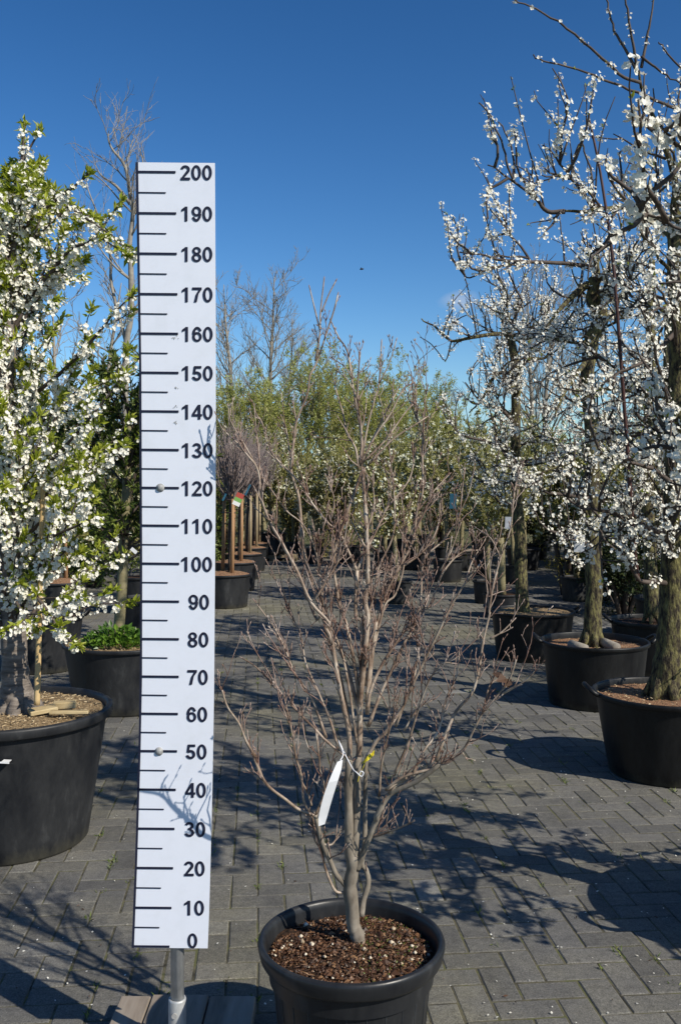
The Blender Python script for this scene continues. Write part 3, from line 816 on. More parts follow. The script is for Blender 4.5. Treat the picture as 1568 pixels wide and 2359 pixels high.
    lay(z4((600, 610), (660, 610), (720, 540), (760, 490)), 0.003, 0.0014)
    lay(z4((190, 160), (110, 120), (45, 65)), 0.0025, 0.0013)
    # middle fan
    lay(z3((652, 820), (650, 650), (620, 500), (590, 350), (560, 200), (540, 130)) + z2((545, 900), (480, 790), (400, 650), (330, 500), (270, 400), (230, 300), (205, 150), (170, 80), (90, 0)), 0.0095, 0.0022, dend=-0.05)
    lay(z3((690, 830), (700, 700), (705, 500), (720, 300), (735, 100), (735, 0)) + z2((735, 700), (735, 400), (720, 200), (725, 150)), 0.0105, 0.0052, dend=0.03)
    lay(z3((700, 560), (640, 330), (580, 200), (520, 50)) + z2((500, 880), (440, 760), (400, 650), (350, 560), (300, 470)), 0.0065, 0.0025)
    lay(z3((705, 560), (716, 300), (703, 100)) + z2((690, 860), (690, 640)), 0.0075, 0.0052, dend=-0.03)
    lay(z2((690, 640), (650, 560), (600, 450), (560, 400), (480, 300), (410, 215), (300, 110), (245, 20)) + z1((310, 1000), (270, 940)), 0.0046, 0.0018)
    lay(z2((690, 640), (740, 540), (790, 410), (850, 330), (940, 200), (975, 50)), 0.0044, 0.0018, dend=0.12)
    lay(z3((740, 560), (757, 300), (778, 100)) + z2((790, 900), (830, 750), (880, 650), (960, 500), (985, 350), (1012, 250), (1010, 50)) + z1((1345, 1050), (1310, 900), (1275, 670)), 0.0078, 0.002, dend=0.16)
    lay(z3((738, 540), (765, 440), (820, 310), (880, 210), (940, 120), (1000, 30)) + z2((1050, 820), (1110, 650), (1200, 560), (1280, 540)), 0.0062, 0.002, dend=0.12)
    lay(z3((745, 620), (800, 460), (850, 350), (930, 200), (985, 100)) + z2((1000, 760), (1020, 580), (1100, 480), (1165, 415)), 0.0065, 0.002, dend=-0.14)
    lay(z3((740, 770), (780, 700), (830, 645), (880, 580), (910, 520), (970, 390), (1050, 250), (1100, 130)) + z2((1140, 820), (1220, 700), (1290, 610)), 0.0072, 0.0022, dend=-0.10)
    lay(z4((1080, 240), (1220, 120)) + z3((830, 940), (920, 850), (1060, 822), (1200, 740), (1250, 650), (1310, 550), (1400, 450), (1440, 380), (1470, 290)), 0.006, 0.002, dend=-0.12)
    lay(z3((1310, 550), (1340, 420), (1400, 380)), 0.0035, 0.0018)
    lay(z3((1400, 460), (1510, 380), (1560, 350)), 0.0032, 0.0016)
    lay(z3((1075, 790), (1130, 650), (1180, 550), (1260, 450), (1290, 330), (1310, 200), (1340, 80)) + z2((1330, 840), (1360, 700), (1390, 570), (1430, 430), (1460, 300), (1477, 170)), 0.0058, 0.0015, dend=0.05)
    lay(z3((1340, 190), (1400, 150), (1455, 100)), 0.0026, 0.0014)
    lay(z3((640, 770), (540, 680), (480, 620), (430, 580), (330, 450), (240, 370), (190, 310), (130, 285)), 0.0058, 0.0018, dend=-0.14)
    lay(z3((540, 675), (470, 500), (400, 370), (340, 230), (300, 160), (270, 110), (190, 5)), 0.0052, 0.0016, dend=0.10)
    lay(z3((600, 740), (560, 600), (500, 440), (440, 300), (420, 180), (360, 50)) + z2((340, 780)), 0.0048, 0.0016, dend=-0.08)
    lay(z3((690, 700), (665, 560), (650, 430), (600, 250), (540, 60)) + z2((520, 760), (480, 560), (430, 420), (350, 340), (270, 250), (215, 170)), 0.0052, 0.0016)
    lay(z3((700, 600), (690, 400), (640, 150), (605, 20)) + z2((590, 760), (570, 580), (620, 420), (680, 250), (715, 150)), 0.0062, 0.0042, dend=0.06)
    lay(z3((735, 500), (750, 300), (742, 100)) + z2((760, 760), (800, 620), (860, 480), (870, 300), (850, 50)), 0.005, 0.0016, dend=0.1)
    lay(z3((730, 420), (790, 160), (830, 20)) + z2((880, 760), (910, 600), (920, 420), (905, 260)), 0.005, 0.0016, dend=-0.1)
    lay(z3((880, 620), (940, 470), (960, 420), (990, 250), (960, 100)), 0.004, 0.0016)
    lay(z3((870, 860), (930, 700), (990, 540), (1050, 400), (1110, 320), (1160, 310)), 0.0045, 0.0016, dend=-0.1)
    lay(z3((960, 860), (1010, 740), (1090, 640), (1130, 480), (1180, 380), (1190, 250)), 0.0042, 0.0016, dend=0.06)
    lay(z3((920, 640), (990, 540), (1060, 490)), 0.003, 0.0014)
    lay(z3((800, 960), (815, 820), (850, 640), (900, 450)), 0.0042, 0.0016, dend=-0.1)
    lay(z3((1200, 740), (1220, 770)), 0.002, 0.001)
    # the long left leader
    lay(z3((655, 640), (610, 420), (560, 180)) + z2((470, 700), (430, 520), (403, 300), (380, 200), (365, 120), (378, 0)) + z1((500, 1120), (525, 980), (590, 800), (620, 680), (650, 580), (720, 400), (760, 250), (795, 150)), 0.0085, 0.0021, dend=0.10, d0=2.58, twig=0.45)
    lay(z1((650, 580), (668, 400), (690, 250), (705, 50)), 0.0032, 0.0018, twig=0.05, dend=0.03)
    lay(z1((690, 260), (735, 150), (780, 62)), 0.0024, 0.0017, twig=0, dend=0.02)
    lay(z1((676, 370), (640, 230), (612, 105)), 0.0024, 0.0017, twig=0, dend=-0.03)
    lay(z1((525, 980), (510, 900), (500, 855)), 0.0025, 0.0015)
    lay(z1((485, 1200), (450, 1020), (430, 950)), 0.0026, 0.0014)
    # upper middle whip cluster
    lay(z1((930, 1280), (900, 1150), (860, 1060), (830, 930), (800, 800), (770, 715)), 0.0034, 0.0019, twig=0.5)
    lay(z1((940, 1250), (950, 1100), (920, 900), (895, 700), (850, 520), (800, 410), (750, 320)), 0.004, 0.0019, twig=0.6)
    lay(z1((960, 1200), (945, 1000), (930, 850), (920, 680), (940, 540)), 0.0036, 0.0019, twig=0.6)
    lay(z1((930, 840), (970, 750), (1000, 670)), 0.0022, 0.0013)
    lay(z1((895, 700), (830, 610), (765, 565)), 0.002, 0.0012)
    lay(z1((895, 770), (850, 700), (800, 655)), 0.002, 0.0012)
    lay(z1((950, 1220), (1000, 1000), (1040, 830), (1070, 720), (1080, 460)), 0.0034, 0.0019, twig=0.2)
    lay(z1((1070, 720), (1130, 580), (1175, 450)), 0.002, 0.0012, twig=0.1)
    lay(z1((940, 1260), (1050, 1050), (1150, 930), (1220, 770), (1275, 730)), 0.0034, 0.0019, twig=0.5)
    lay(z1((960, 1240), (1100, 1100), (1230, 930), (1290, 860)), 0.0032, 0.0019, twig=0.4)
    lay(z1((990, 1260), (1150, 1100), (1290, 990), (1370, 950)), 0.0032, 0.0019, twig=0.3)
    lay(z1((950, 1250), (1060, 1000), (1190, 760)), 0.003, 0.0019, twig=0.4)
    lay(z1((930, 1270), (880, 1230), (850, 1180)), 0.0022, 0.0012)
    lay(z1((1330, 1010), (1290, 900), (1240, 780)), 0.002, 0.0012)
    lay(z1((1350, 1020), (1430, 910)), 0.0019, 0.0012)
    lay(z1((1350, 1020), (1370, 800)), 0.0019, 0.0012)
    # upper left
    lay(z2((190, 110), (110, 20)) + z1((140, 1120), (60, 1030), (0, 930)), 0.0026, 0.0012, twig=0.3)
    lay(z1((240, 1220), (170, 1080), (90, 980), (80, 880)), 0.0026, 0.0012, twig=0.3)
    lay(z2((215, 250), (215, 60)) + z1((275, 1050), (250, 880)), 0.0026, 0.0012, twig=0.3)
    lay(z2((270, 400), (200, 340)), 0.002, 0.0012)
    lay(z2((480, 790), (560, 650), (620, 540), (640, 400)), 0.0034, 0.0014)
    lay(z2((740, 540), (690, 450), (650, 370)), 0.003, 0.0014)
    lay(z2((560, 400), (575, 300), (540, 180)), 0.0028, 0.0014)
    lay(z2((735, 450), (770, 330), (765, 200)), 0.003, 0.0014)
    lay(z2((880, 640), (1000, 560), (1080, 430), (1100, 280)), 0.0036, 0.0014)
    lay(z2((985, 350), (1060, 260), (1140, 170)), 0.0028, 0.0013)
    lay(z2((900, 620), (960, 450), (1070, 300), (1110, 270)), 0.0034, 0.0013)
    lay(z2((1100, 640), (1150, 540), (1200, 400)), 0.003, 0.0013)
    lay(z2((1220, 700), (1250, 600), (1310, 500)), 0.003, 0.0013)
    lay(z2((1390, 570), (1350, 500), (1320, 460)), 0.002, 0.0012)
    # side twigs with swollen buds
    up = np.array([0, 0, 1.0])
    def twig(p0, t, ln, r, lvl):
        d = sidedir(t, rg.uniform(0.4, 0.85), rg)
        d = unit(d + up * rg.uniform(0.1, 0.7))
        ns = 3 if ln < 0.06 else 5
        w = walk(p0, d, ln, ns, rg, 0.16, 0.10)
        rr = np.linspace(r, r * 0.62, ns + 1)
        twigs.tube(w, rr, 5)
        e = unit(w[-1] - w[-2]); b0 = w[-1]          # bud at the end
        twigs.tube([b0 - e * 0.001, b0 + e * 0.003, b0 + e * 0.0065, b0 + e * 0.009], [r * 0.6, 0.0017, 0.0013, 0.0003], 5, False)
        if lvl < 2 and ln > 0.035:
            for k in range(rg.integers(1, 4)):
                i = rg.integers(1, ns + 1)
                twig(w[i], unit(w[i] - w[i - 1]), ln * rg.uniform(0.25, 0.6), r * 0.72, lvl + 1)
    for sp, sr, tw in list(allp):                   # fine upright shoots filling the crown
        seg = np.linalg.norm(np.diff(sp, axis=0), axis=1); L = seg.sum()
        for k in range(int(tw * L * 4.4 + rg.random())):
            i = rg.integers(max(1, len(sp) // 4), len(sp)); t = unit(sp[i] - sp[i - 1])
            if sp[i][2] > 1.78: continue
            d = unit(sidedir(t, rg.uniform(0.25, 0.5), rg) + up * 0.45); ln = rg.uniform(0.06, 0.19) * (1 if sp[i][2] < 1.5 else 0.55)
            w = walk(sp[i], d, ln, 6, rg, 0.07, 0.05); r = min(sr[i] * 0.7, 0.0023)
            if w[-1][0] + PX < -0.27: continue
            rr = np.linspace(r, 0.0012, 7); twigs.tube(w, rr, 6); allp.append((w, rr, 0.35))
    for sp, sr, tw in allp:
        seg = np.linalg.norm(np.diff(sp, axis=0), axis=1); L = seg.sum()
        n = int(tw * L * 40 + rg.random())
        cs = np.concatenate([[0], np.cumsum(seg)]) / max(L, 1e-6)
        for k in range(n):
            t = rg.uniform(0.22, 0.98)
            i = min(np.searchsorted(cs, t), len(sp) - 1); i = max(i, 1)
            r = min(sr[i] * 0.6, 0.0019)
            twig(sp[i], unit(sp[i] - sp[i - 1]), min(0.014 + rg.exponential(0.032), 0.14) * (1.25 - 0.5 * t), max(r, 0.00125), 0)
        e = unit(sp[-1] - sp[-2]); b0 = sp[-1]
        twigs.tube([b0, b0 + e * 0.003, b0 + e * 0.008, b0 + e * 0.011], [sr[-1], 0.0019, 0.0014, 0.0003], 5, False)
    trunk.build('trunk', M['bark_main'], root, True)
    stems.build('branches', M['twig_main'], root, True)
    twigs.build('twigs', M['twig_red'], root, True)
    # a shrivelled leaf left on the right-hand side
    m = MB(); c = at(*z3((1415, 380))[0], 2.36) - off
    leaves(m, np.repeat(c[None], 5, 0) + rg.normal(0, 0.004, (5, 3)), rg.normal(0, 1, (5, 3)) + np.array([0, 0, -1.0]), [0.035, 0.03, 0.028, 0.03, 0.022], rg, 0.8, 0.3)
    m.build('dry_leaf', M['dry'], root)
    # white nursery label tied to the stem
    def strip(mb, cl, w, th=0.0006):
        cl = np.asarray(cl, float); v = []
        for i, c in enumerate(cl):
            wv = np.asarray(w[i], float)
            v += [c - wv, c + wv, c + wv + (0, th, 0), c - wv + (0, th, 0)]
        q = []
        for k in range(len(cl) - 1):
            a, b2 = k * 4, k * 4 + 4
            for e in range(4): q.append((a + e, b2 + e, b2 + (e + 1) % 4, a + (e + 1) % 4))
        q += [(0, 1, 2, 3), (b2 + 3, b2 + 2, b2 + 1, b2)]
        mb.add(v, q)
    D = 2.42
    lab = thing('plant_label', 'blank white strip label hanging in the left of the bare shrub', 'label', tuple(at(762, 1825, D)))
    lo = at(762, 1825, D)
    m = MB()
    cl = [at(x, y, D + dz) - lo for x, y, dz in ((783, 1752, 0.012), (776, 1775, 0.0), (767, 1800, -0.006), (757, 1830, -0.004), (749, 1858, 0.0), (744, 1880, 0.004), (741, 1900, 0.006))]
    wd = [(x, 0.001, 0.0025) for x in (0.007, 0.011, 0.0125, 0.013, 0.0125, 0.0115, 0.008)]
    strip(m, cl, wd); m.build('label_strip', M['paper'], lab)
    m = MB()
    tie = [at(x, y, d) - lo for x, y, d in ((783, 1752, D + 0.012), (790, 1735, D + .03), (779, 1704, D + 0.05), (796, 1740, D + 0.04), (812, 1770, D + 0.03), (820, 1778, D + 0.02), (832, 1788, D + 0.02), (837, 1780, D + 0.02), (831, 1776, D + 0.02), (826, 1784, D + 0.02))]
    sp, sr = smooth_path(tie, [0.0016] * len(tie), 4); m.tube(sp, sr, 6); m.build('tie', M['strap'], lab, True)
    # scrap of yellow ribbon
    rb = thing('yellow_ribbon', 'scrap of yellow plastic ribbon knotted round the shrub stem', 'ribbon', tuple(at(846, 1745, 2.46)))
    ro = at(846, 1745, 2.46)
    m = MB()
    strip(m, [at(x, y, 2.46 + d) - ro for x, y, d in ((862, 1732, 0.01), (855, 1740, -0.004), (846, 1746, -0.01), (838, 1753, -0.004), (834, 1757, 0.004))], [(0.001, 0.003, 0.006)] * 2 + [(0.002, 0.002, 0.008)] + [(0.003, 0.001, 0.006), (0.001, 0.0, 0.003)])
    strip(m, [at(x, y, 2.46 + d) - ro for x, y, d in ((846, 1742, -0.012), (836, 1768, -0.006), (828, 1785, 0.004), (824, 1800, 0.01))], [(0.0012, 0, 0.001)] * 4)
    m.build('ribbon_knot', M['ribbon'], rb)
main_shrub()

# ------------------------------------------------------------------ flying insect
o_ = at(833, 620, 3.0)
ins = thing('flying_insect', 'tiny dark insect flying in the open blue sky', 'insect', tuple(o_))
m = MB(); m.tube([(-0.0065, 0, -0.001), (-0.004, 0, 0), (0, 0, 0.0004), (0.004, 0, 0.0009), (0.0062, 0, 0.0014)], [0.0006, 0.0022, 0.0026, 0.0021, 0.0007], 10); m.build('body', M['insect'], ins, True)
m = MB(); rr_ = np.random.default_rng(1); leaves(m, [(0.001, 0, 0.002)] * 2, [(-0.6, 0.8, 0.5), (-0.7, -0.7, 0.35)], [0.009, 0.009], rr_, 0.35); m.build('wings', M['insect'], ins)

# ------------------------------------------------------------------ blossom trees
def finish_tree(root, thick, thin, bl, lf, mt='bark_plum', mtw='twig_dark', mpet='petal', mlf='leaf_young'):
    thick.build('trunk', M[mt], root, True)
    if thin.n: thin.build('branches', M[mtw], root, True)
    if bl is not None and bl.n: bl.build('blossom', M[mpet], root)
    if lf is not None and lf.n: lf.build('leaves', M[mlf], root)

def clusters(bl, pts, tans, rg, nper, spread, size, hang=0.0, petals=5):
    n = len(pts)
    if n == 0: return
    k = np.maximum(1, rg.poisson(nper, n))
    idx = np.repeat(np.arange(n), k)
    d = unit(rg.normal(size=(len(idx), 3)) + np.array([0, 0, -hang]))
    c = pts[idx] + d * (spread * rg.uniform(0.35, 1.0, len(idx)) ** 0.6)[:, None]
    blossoms(bl, c, unit(d + rg.normal(0, 0.35, d.shape)), size * rg.uniform(0.5, 1.2, len(idx)), rg, petals)

def leaf_tufts(lf, pts, tans, rg, nper, length, width=0.4):
    n = len(pts)
    if n == 0: return
    k = np.maximum(1, rg.poisson(nper, n)); idx = np.repeat(np.arange(n), k)
    d = unit(tans[idx] * 0.9 + rg.normal(0, 0.7, (len(idx), 3)) + np.array([0, 0, 0.25]))
    leaves(lf, pts[idx] + rg.normal(0, 0.004, (len(idx), 3)), d, length * rg.uniform(0.6, 1.2, len(idx)), rg, width)

def left_tree():
    Y = 4.3; X = (42 - CX) / FPX * Y
    PX = -1.5
    root = thing('potted_tree', 'white flowering tree with fresh yellow green leaves in wide left pot', 'tree', (PX, Y, 0), group='flowering trees in big black tubs')
    make_pot(root, 0.455, 0.345, 0.60, 'pot_grey', lip=0.028, band=0.045, depth=0.03, soil='mulch', seed=3, amp=0.006, dome=0.02, chips=2600, seg=96)
    off = np.array([PX, Y, 0])
    rg = np.random.default_rng(12)
    thick, thin, bl, lf = MB(), MB(), MB(), MB()
    L = lambda *a: np.array([at(x, y, Y + d) for x, y, d in a]) - off
    tp, tr = smooth_path(L((45, 1650, -.02), (42, 1625, -.02), (37, 1570, -.02), (34, 1500, -.02), (28, 1350, 0), (22, 1150, 0), (18, 950, 0), (20, 780, 0), (30, 600, .02), (45, 480, .02), (50, 390, .02)),
                         [0.088, 0.080, 0.064, 0.056, 0.050, 0.046, 0.042, 0.036, 0.024, 0.014, 0.008], 5)
    tr = tr * (1 + 0.05 * np.sin(np.arange(len(tr)) * 1.7)); thick.tube(tp, tr, 18)
    for k in range(7):                              # root flare
        a = k / 7 * 2 * PI + 0.3; c, s = math.cos(a), math.sin(a); b0 = tp[1]
        thick.tube([b0 + (0.045 * c, 0.045 * s, 0.10), b0 + (0.075 * c, 0.075 * s, 0.03), b0 + (0.115 * c, 0.115 * s, -0.03)], [0.02, 0.035, 0.02], 8)
    ax, ay = tp[-1][0], tp[-1][1]
    def crown(p):                                   # keeps to the pointed crown
        p = p.copy(); top = 3.08 - 0.85 * np.hypot(p[:, 0] - ax, p[:, 1] - ay)
        p[:, 2] = np.where(p[:, 2] > top, top + 0.15 * (p[:, 2] - top), p[:, 2]); return p
    br = []
    ex = [L((30, 549, 0), (94, 490, -.1), (150, 445, -.15), (187, 417, -.18), (204, 399, -.2)),
          L((60, 690, 0), (117, 628, -.1), (164, 574, -.15), (204, 558, -.2), (234, 527, -.2), (279, 464, -.2)),
          L((50, 420, 0), (38, 408, .02), (54, 370, .04), (77, 328, .04), (94, 300, .04)), L((50, 390, 0), (54, 340, 0), (58, 284, 0)),
          L((60, 560, 0), (89, 478, .1), (96, 417, .1), (105, 368, .12)),
          L((90, 900, 0), (150, 850, -.1), (211, 785, -.2), (241, 750, -.22), (262, 722, -.24), (312, 673, -.26)),
          L((30, 1320, 0), (90, 1380, -.2), (130, 1440, -.28), (165, 1478, -.3), (185, 1490, -.3)),
          L((30, 1270, 0), (110, 1240, -.2), (180, 1210, -.3), (230, 1190, -.32)),
          L((25, 1150, 0), (120, 1060, -.2), (210, 960, -.3), (290, 860, -.35)),
          L((25, 1250, 0), (120, 1150, .1), (220, 1060, .2), (305, 960, .2)),
          L((30, 1330, 0), (40, 1390, -.2), (62, 1415, -.24), (70, 1435, -.26))]
    for e in ex:
        p, r_ = smooth_path(e, np.linspace(0.010, 0.003, len(e)), 4); thin.tube(p, r_, 7); br.append(p)
    for k in range(72):
        t = rg.uniform(0.31, 0.88); i = int(t * (len(tp) - 1)); b0 = tp[i]
        az = rg.uniform(0, 2 * PI); el = rg.uniform(0.62, 1.08)
        ln = (1.06 - 0.68 * t) * rg.uniform(0.65, 1.05)
        d = (math.cos(az) * math.cos(el), math.sin(az) * math.cos(el), math.sin(el))
        p = crown(walk(b0, d, ln, 7, rg, 0.09, 0.05)); thin.tube(p, np.linspace(max(0.014 - 0.006 * t, .006), 0.0025, 8), 6); br.append(p)
    sub = []
    for p in list(br):
        for k in range(rg.integers(3, 6)):
            i = rg.integers(1, len(p) - 1)
            d = sidedir(unit(p[i + 1] - p[i]), rg.uniform(0.4, 0.9), rg)
            q = crown(walk(p[i], d + np.array([0, 0, 0.35]), rg.uniform(0.12, 0.38), 5, rg, 0.12, 0.06))
            if q[:, 2].min() < 0.96: continue
            thin.tube(q, np.linspace(0.0042, 0.0018, 6), 5); sub.append(q)
    allb = br + sub
    P, T = along(allb, 0.036, rg, 0.12); clusters(bl, P + np.array([0, 0, -0.012]), T, rg, 7.0, 0.027, 0.0185, 0.6)
    P, T = along(allb, 0.06, rg, 0.1); clusters(bl, P, T, rg, 1.6, 0.018, 0.0185, 0.6)
    P, T = along(allb, 0.046, rg, 0.1); leaf_tufts(lf, P, T, rg, 4.5, 0.033)
    tips = np.array([p[-1] for p in allb]); tt = np.array([unit(p[-1] - p[-2]) for p in allb])
    for d_ in (0.0, -0.02, -0.045): leaf_tufts(lf, tips + tt * d_, tt, rg, 7, 0.042, 0.36)
    finish_tree(root, thick, thin, bl, lf, 'bark_cherry', 'twig_dark')
    # bamboo cane, wood offcuts, pot label
    b0 = at(86, 1592, 4.14); b1 = at(101, 1080, 4.18)
    cane = thing('bamboo_cane', 'yellow bamboo cane stuck in the mulch beside the grey trunk', 'cane', tuple(b0))
    m = MB(); pts, rd = [], []
    for k in range(0, 41):
        t = k / 40; pts.append((b1 - b0) * t + (0, 0, -0.06 * (1 - t))); nd = k % 9 == 4
        rd.append((0.0135 - 0.004 * t) * (1.14 if nd else 1.0))
    m.tube(pts, rd, 12); m.build('cane_stem', M['bamboo'], cane, True)
    for k, (px, py, a, l, w, h, tl, lb) in enumerate(((100, 1648, 0.55, 0.12, 0.055, 0.02, 0.12, 'short mossy wood offcut lying against the cherry trunk base'),
                                             (150, 1634, 0.15, 0.10, 0.045, 0.03, 0.05, 'blocky yellowish wood offcut on the mulch'),
                                             (160, 1650, 0.05, 0.17, 0.035, 0.014, 0.0, 'long thin pale wood offcut at the front of the mulch'))):
        Yo = 4.3 * (1.0) + (-0.10, -0.02, -0.13)[k]
        c = at(px, py, Yo); c[2] = 0.597
        oo = MB(); oo.box(-l / 2, l / 2, -w / 2, w / 2, 0, h, 0.003)
        ob = oo.build('wood_offcut', M['offcut']); ob.location = c; ob.rotation_euler = (tl, -tl * 0.6, a); tag(ob, lb, 'wood piece', 'wood offcuts on the mulch')
    c = at(4, 1756, 3.86)
    m = MB(); m.box(-0.055, 0.032, -0.002, 0.002, -0.003, 0.003); m.box(0.0, 0.032, -0.0012, 0.03, 0.0031, 0.0045)
    ob = m.build('pot_label', M['paper']); ob.location = c; ob.rotation_euler = (0, R(3), 0); tag(ob, 'thin white plastic label sticking out of the wide left pot', 'label')
left_tree()

def plum(root, off, Y, trunk, tr, limbs, seed, nl=16, zlo=0.85, zhi=3.2, reach=0.8, dens=1.0, shoots=10, bsize=0.0205, extra=None, petals=5, xmin=None):
    """old pruned plum: knobbly trunk, crooked limbs, clustered blossom"""
    rg = np.random.default_rng(seed)
    thick, thin, bl, lf = MB(), MB(), MB(), MB()
    L = lambda a: np.array([at(x, y, Y + d) for x, y, d in a]) - off
    tp, trr = smooth_path(L(trunk), tr, 6)
    def keep_in(p):                                 # pruned on the aisle side
        if xmin is None: return p
        lim = min(xmin, p[0, 0] - 0.10); p = p.copy()
        p[:, 0] = np.where(p[:, 0] < lim, lim + 0.25 * (p[:, 0] - lim), p[:, 0]); return p
    tpn = tp + rg.normal(0, 0.003, tp.shape)
    trr = trr * (1 + 0.05 * np.sin(np.arange(len(trr)) * 1.3 + seed) + rg.normal(0, 0.03, len(trr)))
    thick.tube(tpn, trr, 14)
    for k in range(6):                              # root flare
        a = k / 6 * 2 * PI + seed; c, s_ = math.cos(a), math.sin(a); b0 = np.array([tp[2][0], tp[2][1], 0.44]); q = trr[0]
        thick.tube([b0 + (q * 0.5 * c, q * 0.5 * s_, 0.12), b0 + (q * 0.78 * c, q * 0.78 * s_, 0.03), b0 + (q * 1.2 * c, q * 1.2 * s_, -0.03)], [q * 0.2, q * 0.3, q * 0.2], 8)
    br, sparse = [], []
    for r0, dens_, pts in limbs:
        p, rr = smooth_path(L(pts), np.linspace(r0, max(r0 * 0.22, 0.0035), len(pts)), 4)
        p = p + rg.normal(0, 0.004, p.shape) * np.linspace(0, 1, len(p))[:, None]
        (thick if r0 > 0.02 else thin).tube(p, rr, 8)
        (br if dens_ > 0.5 else sparse).append(p)
    ok = [i for i in range(len(tp)) if zlo < tp[i][2] < zhi]
    for k in range(nl):
        i = ok[rg.integers(0, len(ok))]; b0 = tp[i]
        f = (tp[i][2] - zlo) / (zhi - zlo)
        az = rg.uniform(0, 2 * PI); el = rg.uniform(-0.15, 0.5) + 0.35 * f
        ln = reach * rg.uniform(0.7, 1.1) * (1 - 0.3 * f)
        d = np.array([math.cos(az) * math.cos(el), math.sin(az) * math.cos(el), math.sin(el)])
        p = walk(b0, d, ln, 8, rg, 0.26, 0.03)
        p = keep_in(p)
        p, rr = smooth_path(p, np.linspace(0.0125, 0.004, 9), 2)
        thick.tube(p, rr * (1 + rg.normal(0, 0.1, len(rr))), 7); br.append(p)
        kb = unit(rg.normal(size=3)); thick.tube([b0, b0 + kb * 0.04 + (0, 0, 0.02), b0 + kb * 0.075 + (0, 0, 0.03)], [0.024, 0.018, 0.009], 7)
    sub = []
    for p in list(br):
        for k in range(rg.integers(4, 8)):
            i = rg.integers(1, len(p) - 1); d = sidedir(unit(p[i] - p[i - 1]), rg.uniform(0.5, 1.2), rg)
            q = walk(p[i], d + np.array([0, 0, 0.25]), rg.uniform(0.15, 0.55), 6, rg, 0.22, 0.06)
            q = keep_in(q)
            thin.tube(q, np.linspace(0.009, 0.003, 7), 6); sub.append(q)
    sub2 = []
    for p in sub:
        for k in range(rg.integers(1, 4)):
            i = rg.integers(1, len(p) - 1); d = sidedir(unit(p[i] - p[i - 1]), rg.uniform(0.5, 1.1), rg)
            q = walk(p[i], d + np.array([0, 0, 0.2]), rg.uniform(0.08, 0.28), 4, rg, 0.2, 0.06)
            q = keep_in(q)
            thin.tube(q, np.linspace(0.0045, 0.002, 5), 5); sub2.append(q)
    sh = []
    for k in range(shoots):
        p = br[rg.integers(0, len(br))]; i = rg.integers(len(p) // 3, len(p))
        q = walk(p[i], (rg.normal(0, 0.2), rg.normal(0, 0.2), 1), rg.uniform(0.3, 0.8), 5, rg, 0.06, 0.05)
        thin.tube(q, np.linspace(0.006, 0.0025, 6), 5); sh.append(q)
    # pompoms of blossom on the spurs
    P, T = along(br + sub, 0.085 / dens, rg, 0.2); s = rg.random(len(P)) < 0.62
    clusters(bl, P[s], T[s], rg, 14, 0.044, bsize, 0.1, petals)
    P, T = along(sub + sub2, 0.055 / dens, rg, 0.1); clusters(bl, P, T, rg, 3.2, 0.026, bsize, 0.2, petals)
    P, T = along(sparse + sh, 0.07, rg, 0.12); s = rg.random(len(P)) < 0.8; clusters(bl, P[s], T[s], rg, 2.2, 0.022, bsize, 0.1, petals)
    P, T = along(sub + sub2 + sparse + sh, 0.4, rg, 0.1); leaf_tufts(lf, P, T, rg, 3, 0.022)
    if extra: extra(thin, lf, L, rg)
    finish_tree(root, thick, thin, bl, lf)

